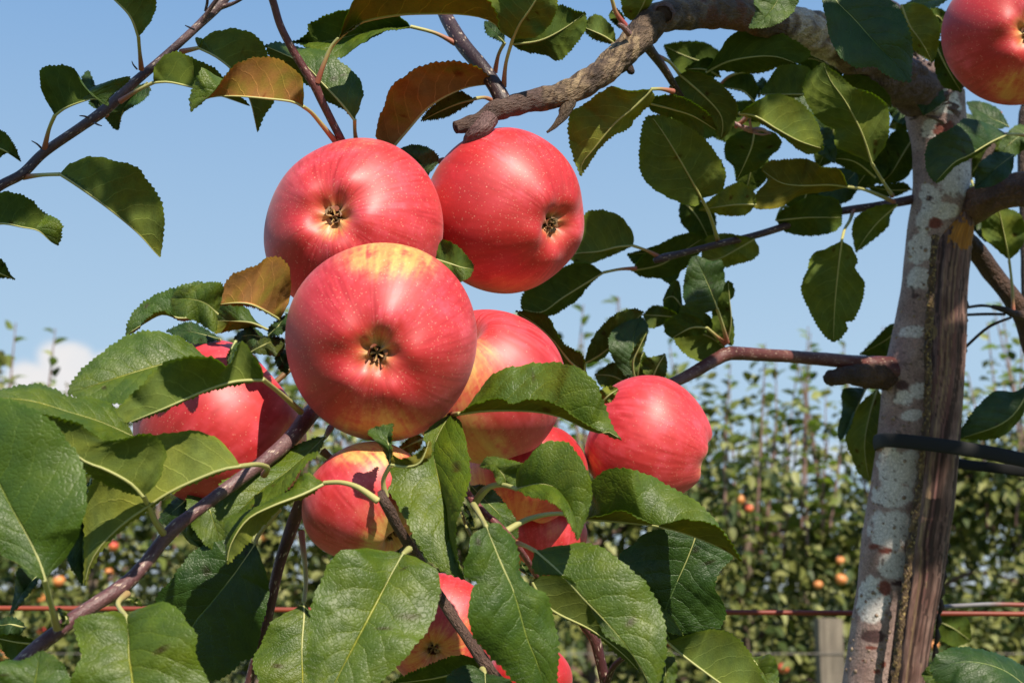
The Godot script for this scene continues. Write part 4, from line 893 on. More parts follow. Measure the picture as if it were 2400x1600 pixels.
	leaf(s3, "02", "UU", 0.475, "850 998,900 1005,966 1045", "890 990,940 1000", "900 1025", "", {"t": [1, 0]})
	leaf(s3, "02", "UU", 0.45, "405 1200,450 1140,390 1058", "465 1160,440 1090", "420 1140", "", {"t": [1, 0]})
	leaf(w4, "02", "UU", 0.53, "2066 1020,2068 1120,2055 1300,2060 1568,2050 1850", "1990 1070,1850 1150,1790 1280,1718 1422,1752 1530,1800 1700", "2150 1150,2220 1400,2200 1700", "2050 540,2080 850", {"t": [0, 0], "dz": -0.02, "pz": 0.56, "s": [0.2, 0.3]})
	leaf(w1, "02", "UU", 0.53, "2215 -110,2000 95,1750 285,1520 522", "2090 -80,1850 30,1600 150,1492 230,1472 420", "2160 5,2060 100,1960 240,1850 330,1700 425", "2250 -170", {"t": [1, 0], "dz": -0.025})
	leaf(w1, "02", "UD", 0.50, "2205 208,2050 285,1850 362,1680 455,1570 620,1540 762", "2080 142,1980 245,1850 322,1680 400,1550 448,1532 600", "2110 290,1990 335,1900 385,1750 545,1620 685", "2570 330,2440 240,2320 205", {"t": [1, 2], "pz": 0.49, "dz": -0.01, "red": 0.0})
	leaf(w4, "02", "UU", 0.56, "1330 180,1420 380,1532 706", "1270 300,1290 470,1400 630", "1490 260,1550 500", "", {"t": [0, 0]})
	leaf(w4, "02", "UU", 0.565, "1345 240,1200 380,1075 470", "1200 310,1110 400", "1340 420,1200 510", "", {"t": [2, 4]})
	leaf(w4, "02", "UU", 0.56, "1480 560,1330 600,1250 540,1240 545", "1400 480,1300 500", "1420 620,1480 690,1300 620", "", {"t": [0, 0]})
	leaf(s3, "02", "UU", 0.55, "170 1195,60 1170,-60 1190", "140 1150,50 1120", "100 1260,0 1260", "", {"t": [2, 4]})
	leaf(s3, "02", "DD", 0.54, "280 1300,120 1290,-60 1255", "130 1245,0 1240", "200 1380,80 1410,0 1330", "", {"t": [2, 4]})
	# behind and left of the big apple
	leaf(s3, "01", "DD", 0.545, "1903 632,1800 572,1700 528,1600 520,1488 532", "1962 520,1980 390,1950 250,1840 206,1740 270,1580 330,1518 420", "1800 582,1700 545", "1930 680", {"t": [0, 1], "dz": -0.01, "w": 0.5, "l": "brown-backed leaf left of the two front apples"})
	leaf(s3, "01", "UU", 0.525, "1478 600,1400 525,1300 495,1162 492", "1518 410,1430 382,1300 410,1210 432", "1462 718,1350 655,1250 615,1180 570", "", {"t": [1, 0]})
	leaf(s3, "01", "UD", 0.545, "1440 600,1230 627,1100 600,970 668,852 744", "1390 385,1160 430,1000 500,890 610", "1230 635,1100 578,1000 630,930 708", "", {"t": [3, 2], "dz": -0.01})
	leaf(s3, "01", "UD", 0.56, "1840 712,1720 658,1600 645,1440 640", "1740 650,1680 560,1600 530,1470 530", "1750 690,1600 705,1460 725", "", {"t": [3, 2]})
	leaf(s3, "01", "UU", 0.57, "1500 770,1300 720,1130 712", "1380 690,1280 652,1180 690", "1350 800,1250 770", "", {"t": [2, 4]})
	leaf(s3, "01", "UU", 0.565, "1820 770,1700 740,1590 770", "1720 690,1630 720", "1780 840,1670 850", "", {"t": [2, 4]})
	leaf(s3, "01", "UU", 0.545, "1825 745,1890 680,1965 588", "1830 690,1900 630", "1900 740,1960 680", "", {"t": [2, 4]})
	leaf(s3, "01", "UU", 0.545, "1700 862,1810 800,1935 770", "1780 760,1870 750", "1790 870,1880 880,1930 830", "", {"t": [4, 2]})
	leaf(s3, "01", "UU", 0.55, "1890 820,1920 920,1955 1010", "1945 850,1965 940", "1870 900,1900 970", "", {"t": [2, 4]})
	leaf(s3, "01", "UU", 0.505, "1400 892,1150 930,900 1000,650 1080,455 1137", "1330 830,1240 765,1120 725,1010 712,880 740,760 810,620 920,510 1030", "1300 960,1100 1100,900 1190,740 1205,560 1170", "", {"t": [0, 0], "dz": -0.02, "l": "broad sunlit leaf above the left apple"})
	leaf(s3, "01", "DD", 0.475, "1788 1042,1600 1052,1400 1112,1150 1222,960 1300,858 1342", "1782 970,1720 865,1640 790,1560 945,1480 908,1380 885,1180 905,1060 970,960 1090,795 1245", "1700 1062,1400 1130,1150 1240,960 1315", "2045 1262,1900 1132", {"t": [0, 0], "dz": -0.02, "pz": 0.535, "red": 0.1, "l": "olive leaf back casting its shadow on the left apple"})
	leaf(s3, "01", "UU", 0.485, "1602 782,1560 880,1560 968", "1545 880", "1640 840,1632 920,1600 962", "", {"t": [3, 4]})
	# bottom right, below the trunk
	leaf(r2, "22", "UU", 0.70, "2440 1680,2200 1490,1950 1425,1690 1472", "2330 1470,2140 1370,1900 1325,1740 1372", "2250 1680,1950 1620,1740 1560", "", {"t": [2, 4], "dz": 0.0, "l": "dark leaf in the bottom right corner"})
	leaf(r2, "22", "UU", 0.74, "1890 1600,1780 1540,1630 1510", "1800 1460,1690 1450", "1800 1640,1690 1600", "", {"t": [0, 0]})
	leaf(r2, "22", "DD", 0.95, "1720 1140,1850 1200,1965 1285", "1850 1070,1950 1150", "1740 1250,1850 1320", "", {"t": [0, 4]})

# ------------------------------------------------------------------ apples
func apple_mat() -> Material:
	if mats.has("apple"): return mats.apple
	var m := StandardMaterial3D.new(); m.resource_name = "apple_skin"
	m.vertex_color_use_as_albedo = true; m.vertex_color_is_srgb = true
	m.albedo_texture = tex.streak
	m.detail_enabled = true; m.detail_blend_mode = BaseMaterial3D.BLEND_MODE_MIX; m.detail_albedo = tex.dots; m.detail_uv_layer = BaseMaterial3D.DETAIL_UV_1
	m.roughness = 0.54; m.metallic_specular = 0.62
	m.rim_enabled = true; m.rim = 0.18; m.rim_tint = 0.3
	m.clearcoat_enabled = true; m.clearcoat = 0.12; m.clearcoat_roughness = 0.42
	mats.apple = m
	return m

# calyx: where the blossom end points (right, up, towards the lens); yellow: [[direction, reach in radians, strength], ...]
func apple(label: String, cx: float, cy: float, rpx: float, z: float, calyx: Vector3, o := {}):
	var R := rpx * z / F
	var nu: int = o.get("nu", 150); var nv: int = o.get("nv", 100)
	var root := Node3D.new(); put(root, "apple")
	tag(root, label, "apple", o.get("group", "ripe red apples on the near tree"))
	root.position = at(cx, cy, z)
	var ax := (vr * calyx.x + vu * calyx.y - vf * calyx.z).normalized()      # towards the blossom end
	var sx := ax.cross(Vector3(0.31, 0.9, 0.2)).normalized(); var sy := ax.cross(sx)
	var tall: float = o.get("tall", 0.88)
	var seed: float = o.get("seed", 1.0)
	var warm: float = o.get("warm", 0.0)
	var b := Buf.new()
	var red := srgb(196, 42, 44); var rose := srgb(220, 84, 98); var deep := srgb(172, 22, 28); var yel := srgb(232, 186, 96); var lime := srgb(206, 196, 110); var orange := srgb(226, 120, 62)
	if o.get("pink", 0.0) > 0.0: red = red.lerp(srgb(214, 74, 78), o.pink)
	for j in nv + 1:
		var ph := PI * j / nv
		for i in nu + 1:
			var th := TAU * (i % nu) / nu
			var rho := sin(ph)
			var y := cos(ph) * tall                                        # +: blossom end
			var low := smoothstep(-0.2, 1.0, cos(ph))
			var rib := 1.0 + 0.030 * cos(5.0 * th + seed) * low + 0.022 * cos(2.0 * th + seed * 2.0) + 0.012 * cos(3.0 * th + seed * 5.0)
			rho *= (1.0 - 0.10 * low) * rib
			y -= 0.25 * exp(-pow(rho / 0.23, 2)) * (1.0 if ph < PI / 2 else 0.0) * (1.0 + 0.15 * cos(5.0 * th + seed))
			y += 0.34 * exp(-pow(rho / 0.26, 2)) * (1.0 if ph > PI / 2 else 0.0)
			# the five crowns round the blossom end
			y += 0.022 * cos(5.0 * th + seed) * exp(-pow((rho - 0.38) / 0.18, 2)) * (1.0 if ph < PI / 2 else 0.0)
			var loc := (sx * cos(th) + sy * sin(th)) * rho + ax * y
			b.v.append(loc * R); b.n.append(loc.normalized())
			b.uv.append(Vector2(float(i) / nu, float(j) / nv))
			var d := loc.normalized()
			var dv := Vector3(d.dot(vr), d.dot(vu), -d.dot(vf))
			var stx := cos(th); var sty := sin(th)
			var streak := noise2.get_noise_3d(stx * 7.0 + seed * 13.0, sty * 7.0, ph * 0.5 + seed)
			var fine := noise2.get_noise_3d(stx * 22.0 + seed * 13.0, sty * 22.0, ph * 1.3)
			var bl := noise.get_noise_3d(d.x * 2.2 + seed * 7.0, d.y * 2.2, d.z * 2.2)
			var mot := noise2.get_noise_3d(d.x * 9.0 + seed, d.y * 9.0, d.z * 9.0)
			var gr := noise2.get_noise_3d(d.x * 24.0 + seed, d.y * 24.0, d.z * 24.0)
			var c := red.lerp(rose, clampf(0.42 + bl * 0.9 + streak * 0.5 + mot * 0.55 + gr * 0.45, 0, 1))
			c = c.lerp(deep, clampf(fine * 1.25 + 0.06 + streak * 1.0 - bl * 0.4, 0, 0.85))
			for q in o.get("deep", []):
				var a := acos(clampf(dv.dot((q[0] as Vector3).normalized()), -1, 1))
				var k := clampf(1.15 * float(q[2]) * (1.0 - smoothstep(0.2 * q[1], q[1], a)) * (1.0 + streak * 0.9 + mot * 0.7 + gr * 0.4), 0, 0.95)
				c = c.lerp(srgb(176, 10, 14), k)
			var ye := 0.0
			for q in o.get("yellow", []):
				var a := acos(clampf(dv.dot((q[0] as Vector3).normalized()), -1, 1))
				ye = maxf(ye, q[2] * (1.0 - smoothstep(0.25 * q[1], q[1], a)))
			ye = clampf(ye * (1.0 + streak * 0.7 + fine * 0.5 + bl * 0.5 + mot * 0.3 + gr * 0.35), 0, 1) if ye > 0.0 else 0.0
			var yc := yel.lerp(lime, clampf(float(o.get("green", 0.3)) + bl * 0.5, 0, 1)).lerp(orange, warm)
			c = c.lerp(yc, smoothstep(0.02, 0.95, ye))
			# green to tan in the two hollows
			var hol := exp(-pow(rho / 0.185, 2))
			c = c.lerp(srgb(204, 194, 116).lerp(srgb(200, 140, 64), smoothstep(0.75, 0.25, hol)), clampf(hol * 1.1 + (hol > 0.05 as float) * fine * 0.3, 0, 0.95) if ph < PI / 2 else clampf(hol * 1.2, 0, 0.9))
			b.c.append(c)
	var ids := nu + 1
	for j in nv + 1:
		for i in nu + 1:
			var i0 := (i - 1 + nu) % nu; var i1 := (i + 1) % nu
			var j0 := maxi(j - 1, 0); var j1 := mini(j + 1, nv)
			var g := (b.v[j * ids + i1] - b.v[j * ids + i0]).cross(b.v[j1 * ids + i] - b.v[j0 * ids + i])
			if g.length_squared() > 1e-18:
				g = g.normalized()
				b.n[j * ids + i] = g
			else: b.n[j * ids + i] = ax if j < nv / 2 else -ax
	# outward is the same side all over
	var mid := (nv / 2) * ids
	if b.n[mid].dot(b.v[mid]) < 0.0:
		for k in b.n.size():
			if k >= ids and k < b.n.size() - ids: b.n[k] = -b.n[k]
	for j in nv:
		for i in nu:
			var a := j * ids + i
			b.tri(a, a + 1, a + ids); b.tri(a + 1, a + ids + 1, a + ids)
	var m := ArrayMesh.new(); b.surface(m, apple_mat())
	part(m, "skin", root)
	# dried blossom: five curled sepals round a dark eye, with a few stamens
	var floor_y := (tall - 0.25) * R
	var k := Buf.new()
	var rr := RandomNumberGenerator.new(); rr.seed = int(seed * 100)
	var bowl := []
	for q in [[-0.05, 0.045], [0.01, 0.064], [0.028, 0.066]]:
		var p: Vector3 = ax * (floor_y + float(q[0]) * R)
		bowl.append(Vector4(p.x, p.y, p.z, float(q[1]) * R))
	tube(k, bowl, 14, srgb(40, 20, 16), srgb(86, 46, 30), {"cap": -0.9, "cap_color": srgb(26, 14, 12), "cf": 400.0})
	for s in 5:
		var th := TAU * s / 5.0 + seed + rr.randf() * 0.5
		var out := sx * cos(th) + sy * sin(th)
		var across := ax.cross(out)
		var len := rr.randf_range(0.05, 0.11); var lift := rr.randf_range(0.02, 0.08); var curl := rr.randf_range(-0.8, 0.5)
		var wid := rr.randf_range(0.036, 0.056)
		var st := k.v.size()
		var tone := rr.randf()
		for q in 7:
			var t := q / 6.0
			for e in 3:
				var w := wid * sin(PI * (0.24 + 0.74 * t)) * (e - 1)
				var p := out * (0.058 + 0.72 * len * t * (1.0 - 0.25 * t)) + ax * (0.028 + lift * sin(t * 2.6) + 0.018 * absf(e - 1) + 0.02 * curl * t * t) + across * (w + 0.02 * curl * t)
				k.v.append((p * R) + ax * floor_y); k.n.append((ax + out * 0.4).normalized()); k.uv.append(Vector2(t, e))
				k.c.append(srgb(120, 58, 34).lerp(srgb(150, 122, 104), clampf(tone + 0.5 * (e - 1), 0, 1)).lerp(srgb(150, 136, 84), 0.5 * (1.0 - t) * tone))
		for q in 6:
			for e in 2:
				var i0 := st + q * 3 + e
				k.tri(i0, i0 + 1, i0 + 3); k.tri(i0 + 1, i0 + 4, i0 + 3)
	for s in 7:
		var th := rr.randf() * TAU
		var out := sx * cos(th) + sy * sin(th)
		var p0 := out * 0.05 * R + ax * floor_y; var p1 := out * rr.randf_range(0.0, 0.10) * R + ax * (floor_y + rr.randf_range(0.04, 0.09) * R)
		tube(k, [Vector4(p0.x, p0.y, p0.z, 0.007 * R), Vector4(p1.x, p1.y, p1.z, 0.006 * R)], 4, srgb(110, 62, 40), srgb(190, 150, 120), {"cf": 500.0})
	var km := ArrayMesh.new(); k.surface(km, bark_mat("stalk")); part(km, "calyx", root)
	# stalk in the hollow at the other end
	var sb := Buf.new()
	var s0 := -ax * (tall - 0.36) * R; var s1 := -ax * (tall + 0.02) * R + sx * 0.05 * R; var s2 := -ax * (tall + 0.22) * R + sx * 0.14 * R
	tube(sb, spline3([Vector4(s0.x, s0.y, s0.z, 0.0013), Vector4(s1.x, s1.y, s1.z, 0.0012), Vector4(s2.x, s2.y, s2.z, 0.0017)], 6), 8, srgb(96, 70, 44), srgb(140, 112, 70))
	var sm := ArrayMesh.new(); sb.surface(sm, bark_mat("stalk")); part(sm, "stalk", root)
	return root

func apples():
	apple("big red apple at the front, blossom end facing us, yellow streaks on top", 894, 802, 231, 0.53, Vector3(0.03, -0.15, 0.98), {"seed": 1.3, "deep": [[Vector3(-0.85, -0.15, 0.5), 0.95, 0.95], [Vector3(0.55, -0.3, 0.75), 0.5, 0.35]], "nu": 230, "nv": 150, "yellow": [[Vector3(0.12, 0.93, 0.3), 0.78, 0.85], [Vector3(0, -0.93, 0.35), 0.75, 0.75], [Vector3(0.0, -0.02, 1.0), 0.34, 0.55]], "green": 0.15, "pink": 0.25, "tall": 0.9})
	apple("rosy red apple directly above the front one, blossom end facing us", 827, 534, 213, 0.592, Vector3(-0.17, 0.10, 0.98), {"seed": 2.1, "deep": [[Vector3(-0.9, -0.1, 0.4), 0.8, 0.95], [Vector3(-0.55, -0.6, 0.5), 0.6, 0.6]], "nu": 230, "nv": 150, "yellow": [[Vector3(-0.17, 0.0, 0.98), 0.36, 0.6], [Vector3(0.1, 0.95, 0.25), 0.5, 0.3]], "pink": 0.45, "green": 0.3, "tall": 0.9})
	apple("glossy deep red apple under the cut branch end, blossom end at its right", 1188, 498, 198, 0.622, Vector3(0.69, -0.24, 0.68), {"seed": 3.4, "deep": [[Vector3(-0.75, 0.1, 0.6), 0.95, 0.9], [Vector3(0.1, -0.5, 0.85), 0.7, 0.8], [Vector3(0.7, 0.3, 0.6), 0.6, 0.6]], "nu": 230, "nv": 150, "yellow": [[Vector3(0.0, -0.98, 0.2), 0.7, 0.42], [Vector3(0.62, -0.24, 0.74), 0.24, 0.5]], "warm": 0.55, "pink": 0.0, "tall": 0.93})
	apple("red apple at the left, half shaded by an olive leaf", 512, 1004, 218, 0.577, Vector3(-0.75, -0.62, 0.2), {"seed": 4.2, "deep": [[Vector3(-0.6, 0.5, 0.6), 1.0, 0.8], [Vector3(-0.5, -0.5, 0.6), 0.7, 0.7]], "yellow": [[Vector3(0.95, -0.3, 0.25), 0.75, 0.9], [Vector3(0.6, 0.6, 0.5), 0.3, 0.3]], "pink": 0.1, "green": 0.1})
	apple("small yellow-and-red apple below the front one, grey twig crossing it", 858, 1176, 151, 0.528, Vector3(0.60, -0.68, 0.42), {"seed": 5.7, "yellow": [[Vector3(0.6, -0.6, 0.5), 1.1, 1.1], [Vector3(0.1, 0.95, 0.3), 0.95, 1.0], [Vector3(0.2, -0.1, 1.0), 0.5, 0.3]], "pink": 0.55, "green": 0.35})
	apple("pink apple yellowing at its base, behind the rolled sunlit leaf", 1140, 908, 190, 0.605, Vector3(0.35, -0.75, -0.5), {"seed": 6.6, "yellow": [[Vector3(-0.35, -0.8, 0.45), 1.15, 1.1], [Vector3(-0.4, 0.2, 0.9), 0.95, 0.62], [Vector3(-0.9, 0.0, 0.4), 0.7, 0.8]], "pink": 0.75, "green": 0.45, "tall": 0.96})
	apple("red apple with orange base between the pink apple and the right one", 1236, 1106, 142, 0.645, Vector3(-0.1, -0.9, 0.1), {"seed": 7.9, "deep": [[Vector3(0.4, 0.6, 0.6), 0.9, 0.8]], "yellow": [[Vector3(-0.3, -0.75, 0.55), 1.15, 1.0], [Vector3(-0.9, -0.2, 0.4), 0.7, 0.8]], "warm": 0.35, "green": 0.2})
	apple("red apple standing apart at the right of the cluster", 1518, 1034, 152, 0.655, Vector3(0.92, -0.28, 0.12), {"seed": 8.3, "yellow": [[Vector3(0.93, -0.35, 0.3), 0.5, 0.5], [Vector3(-0.9, -0.25, 0.3), 0.55, 0.6]], "pink": 0.4, "green": 0.2, "tall": 1.0})
	apple("orange-red apple in shade under the orange-based one", 1272, 1262, 104, 0.665, Vector3(0.1, -0.8, 0.4), {"seed": 9.1, "yellow": [[Vector3(0.2, 0.4, 0.9), 0.5, 0.4], [Vector3(-0.6, -0.6, 0.5), 0.8, 0.8]], "warm": 0.5})
	apple("orange apple low in the centre, dark blossom end in shade", 1030, 1482, 138, 0.60, Vector3(-0.10, -0.20, 0.97), {"seed": 10.4, "yellow": [[Vector3(-0.1, -0.3, 0.95), 1.0, 0.95], [Vector3(0.4, 0.2, 0.8), 0.5, 0.6]], "warm": 0.5})
	apple("red apple peeping out at the bottom edge behind the dark puckered leaf", 1240, 1594, 100, 0.62, Vector3(0.0, -0.9, 0.2), {"seed": 11.2, "deep": [[Vector3(0.3, 0.3, 0.9), 1.4, 0.9]], "pink": 0.1})
	apple("red apple with yellow base at the top right corner", 2378, 84, 162, 0.70, Vector3(-0.06, -0.13, 0.98), {"seed": 12.6, "deep": [[Vector3(-0.8, 0.4, 0.4), 0.9, 0.95], [Vector3(-0.6, -0.4, 0.7), 0.5, 0.6]], "yellow": [[Vector3(-0.06, -0.13, 0.98), 0.5, 0.7], [Vector3(-0.1, -0.92, 0.4), 0.62, 0.8]], "warm": 0.3, "green": 0.2})

# ------------------------------------------------------------------ setting
func setting():
	var st := Buf.new()
	var n := 40
	for j in n + 1:
		for i in n + 1:
			var fx := (float(i) / n - 0.5) * 2.0; var fz := (float(j) / n - 0.5) * 2.0
			var x := signf(fx) * pow(absf(fx), 3.0) * 420.0; var z := signf(fz) * pow(absf(fz), 3.0) * 420.0
			st.v.append(Vector3(x, 0.02 * noise.get_noise_2d(x * 0.4, z * 0.4), z)); st.n.append(Vector3.UP); st.uv.append(Vector2(x, z))
	for j in n:
		for i in n:
			var a := j * (n + 1) + i
			st.tri(a, a + 1, a + n + 1); st.tri(a + 1, a + n + 2, a + n + 1)
	var m := StandardMaterial3D.new(); m.resource_name = "grass_ground"
	var nt := NoiseTexture2D.new(); nt.width = 256; nt.height = 256; nt.seamless = true
	var nn := FastNoiseLite.new(); nn.seed = 8; nn.frequency = 0.06; nn.fractal_octaves = 5; nt.noise = nn
	var ramp := Gradient.new(); ramp.set_color(0, srgb(58, 66, 30)); ramp.set_color(1, srgb(112, 118, 58)); nt.color_ramp = ramp
	m.albedo_texture = nt; m.roughness = 1.0; m.uv1_triplanar = true; m.uv1_world_triplanar = true; m.uv1_scale = Vector3.ONE * 0.7
	var mesh := ArrayMesh.new(); st.surface(mesh, m)
	tag(part(mesh, "ground"), "mown grass of the orchard floor", "", "", "structure")

# ------------------------------------------------------------------ the row of young apple trees behind
func small_leaf_mesh(mat: Material, size: float, fold: float, droop: float) -> ArrayMesh:
	var b := Buf.new()
	var rows := 5
	for half in 2:
		var st := b.v.size()
		var sg := -1.0 if half == 0 else 1.0
		for i in rows + 1:
			var t := float(i) / rows
			var w := 0.30 * pow(sin(PI * pow(clampf(t, 0.02, 0.985), 0.85)), 0.8)
			for c in 2:
				b.v.append(Vector3(sg * c * w * cos(fold), c * w * sin(fold) - droop * t * t, -t * (1.0 - 0.25 * droop * t)) * size)
				b.n.append(Vector3(-sg * sin(fold) * 0.7, 1, -droop * t).normalized()); b.uv.append(Vector2(0.5 + 0.5 * sg * c, t))
		for i in rows:
			var a := st + i * 2
			b.tri(a, a + 1, a + 2); b.tri(a + 1, a + 3, a + 2)
	var m := ArrayMesh.new(); b.surface(m, mat)
	return m

func far_leaf_mat(key: String, c: Color) -> Material:
	if mats.has(key): return mats[key]
	var m := StandardMaterial3D.new(); m.resource_name = key
	m.albedo_color = c; m.vertex_color_use_as_albedo = true; m.vertex_color_is_srgb = true; m.roughness = 0.6
	m.backlight_enabled = true; m.backlight = Color(0.5, 0.6, 0.15)
	mats[key] = m
	return m

func row_tree(seed: int) -> Node3D:
	var r := RandomNumberGenerator.new(); r.seed = seed
	var t := Node3D.new()
	var bk := bark_mat("old")
	var b := Buf.new()
	tube(b, spline3([Vector4(0, -0.05, 0, 0.038), Vector4(0.02, 0.5, 0.01, 0.032), Vector4(-0.02, 1.1, 0, 0.027), Vector4(0.01, 1.7, 0.01, 0.018), Vector4(0, 2.0, 0, 0.011)], 8), 12, srgb(96, 80, 70), srgb(140, 122, 108), {"bump": 0.12, "bf": 40.0, "vs": 8.0})
	var m := ArrayMesh.new(); b.surface(m, bk); part(m, "trunk", t)
	var tips := []
	for k in 12:
		var y := 0.55 + 1.25 * k / 11.0
		var a := k * 2.4 + r.randf()
		var len := lerpf(0.62, 0.34, (y - 0.55) / 1.25) * r.randf_range(0.8, 1.15)
		var dir := Vector3(cos(a), 0, sin(a))
		var p0 := Vector3(0, y, 0); var p1 := p0 + dir * len * 0.5 + Vector3(0, 0.10, 0); var p2 := p0 + dir * len + Vector3(0, r.randf_range(0.02, 0.2), 0)
		var lb := Buf.new()
		tube(lb, spline3([Vector4(p0.x, p0.y, p0.z, 0.012), Vector4(p1.x, p1.y, p1.z, 0.008), Vector4(p2.x, p2.y, p2.z, 0.004)], 4), 7, srgb(90, 66, 58), srgb(130, 106, 96), {"vs": 8.0})
		var lm := ArrayMesh.new(); lb.surface(lm, bk); part(lm, "limb", t)
		tips.append([p0, p1, p2])
	# the mass of foliage, too many leaves to count
	var lmat := far_leaf_mat("far_leaf", Color(1, 1, 1))
	var mm := MultiMesh.new(); mm.transform_format = MultiMesh.TRANSFORM_3D; mm.use_colors = true
	mm.mesh = small_leaf_mesh(lmat, 1.0, 0.35, 0.35)
	var items := []
	for k in 120:
		var tp: Array = tips[r.randi() % tips.size()]
		var c: Vector3
		var f := r.randf()
		c = (tp[0] as Vector3).lerp(tp[2], r.randf_range(0.25, 1.08)) if f < 0.8 else Vector3(r.randf_range(-0.3, 0.3), r.randf_range(0.4, 1.9), r.randf_range(-0.3, 0.3))
		c += Vector3(r.randf_range(-0.1, 0.1), r.randf_range(-0.12, 0.10), r.randf_range(-0.1, 0.1))
		var tall := k >= 95                              # loose leafy tops between the shoots
		if tall: c = Vector3(r.randf_range(-0.42, 0.42), r.randf_range(1.85, 2.22), r.randf_range(-0.35, 0.35))
		for q in (17 if tall else 42):
			var d := Vector3(r.randfn(), r.randfn(), r.randfn()) * 0.075
			if tall: d *= Vector3(0.55, 1.5, 0.55)
			var p := c + d
			var out := (Vector3(p.x, 0, p.z).normalized() * 0.6 + d.normalized() * 0.8 + Vector3(r.randfn() * 0.4, -0.15 + r.randfn() * 0.35, r.randfn() * 0.4)).normalized()
			var s := r.randf_range(0.038, 0.064)
			var bas := Basis.looking_at(out, Vector3.UP) * Basis(Vector3.FORWARD, r.randfn() * 0.6)
			var under := r.randf()
			var col := srgb(92, 98, 48).lerp(srgb(116, 118, 62), r.randf())
			if under > 0.80: col = srgb(140, 142, 90)
			elif under < 0.25: col = srgb(62, 76, 36)
			items.append([Transform3D(bas.scaled(Vector3.ONE * s), p), col])
	mm.instance_count = items.size()
	for k in items.size():
		mm.set_instance_transform(k, items[k][0]); mm.set_instance_color(k, items[k][1])
	var mi := MultiMeshInstance3D.new(); mi.multimesh = mm; put(mi, "crown", t); mi.set_meta("kind", "stuff")
	# the upright shoots that stand above it, leaf by leaf
	var lm2 := [small_leaf_mesh(plain_leaf("shoot_leaf_green", srgb(98, 108, 52)), 1.0, 0.4, 0.5), small_leaf_mesh(plain_leaf("shoot_leaf_pale", srgb(132, 136, 80)), 1.0, 0.5, 0.3), small_leaf_mesh(plain_leaf("shoot_leaf_dark", srgb(72, 84, 42)), 1.0, 0.3, 0.6)]
	for k in 20:
		var a := r.randf() * TAU
		var rad := r.randf_range(0.05, 0.42)
		var h := r.randf_range(0.34, 0.72) if k > 2 else r.randf_range(0.72, 0.86)
		var p := Vector3(cos(a) * rad, 1.62 + r.randf() * 0.2, sin(a) * rad)
		var lean := Vector3(cos(a) * 0.08 + r.randfn() * 0.05, 1, sin(a) * 0.08 + r.randfn() * 0.05)
		var e := p + lean * h
		var sb := Buf.new()
		tube(sb, spline3([Vector4(p.x, p.y, p.z, 0.0065), Vector4((p.x + e.x) / 2 + r.randfn() * 0.015, (p.y + e.y) / 2, (p.z + e.z) / 2, 0.0045), Vector4(e.x, e.y, e.z, 0.0018)], 5), 6, srgb(104, 78, 74), srgb(140, 116, 108), {"vs": 8.0})
		var sm := ArrayMesh.new(); sb.surface(sm, bark_mat("stalk"))
		var sh = part(sm, "shoot", t)
		var count := mini(15, int(h / 0.036))
		for q in count:
			var f := (q + 0.4) / count
			var la := q * 2.4 + a
			var s := lerpf(0.080, 0.050, f) * r.randf_range(0.85, 1.15)
			var out := Vector3(cos(la), lerpf(0.25, 1.1, f * f) + r.randfn() * 0.25, sin(la)).normalized()
			var o := MeshInstance3D.new(); o.mesh = lm2[[0, 0, 0, 1, 2][r.randi() % 5]]
			o.transform = Transform3D((Basis.looking_at(out, Vector3.UP) * Basis(Vector3.FORWARD, r.randfn() * 0.7)).scaled(Vector3.ONE * s), p.lerp(e, f) + out * 0.008)
			put(o, "leaf", sh)
	return t

func plain_leaf(key: String, c: Color) -> Material:
	var m := plain(key, c, 0.55); m.backlight_enabled = true; m.backlight = Color(0.5, 0.6, 0.15)
	return m

func background_trees():
	var protos := [row_tree(101), row_tree(202), row_tree(303)]
	var k := 0
	for row in 2:
		var z := -5.45 if row == 0 else -8.9
		var step := 0.62 if row == 0 else 0.74
		var n := 10 if row == 0 else 12
		for i in n:
			var t: Node3D = protos[k % 3] if k < 3 else protos[(k * 2 + row) % 3].duplicate()
			put(t, "young_apple_tree")
			tag(t, "young apple tree with upright leafy shoots in the row behind" if row == 0 else "young apple tree in the second row, seen through gaps in the first", "tree", "young apple trees in the row behind" if row == 0 else "young apple trees in the second row")
			t.position = Vector3((i - (n - 1) / 2.0) * step + noise.get_noise_1d(k * 7.7) * 0.15, 0, z + noise.get_noise_1d(k * 3.3) * 0.2)
			t.rotation.y = k * 1.9
			t.scale = Vector3.ONE * (1.0 + 0.06 * sin(k * 2.7))
			k += 1

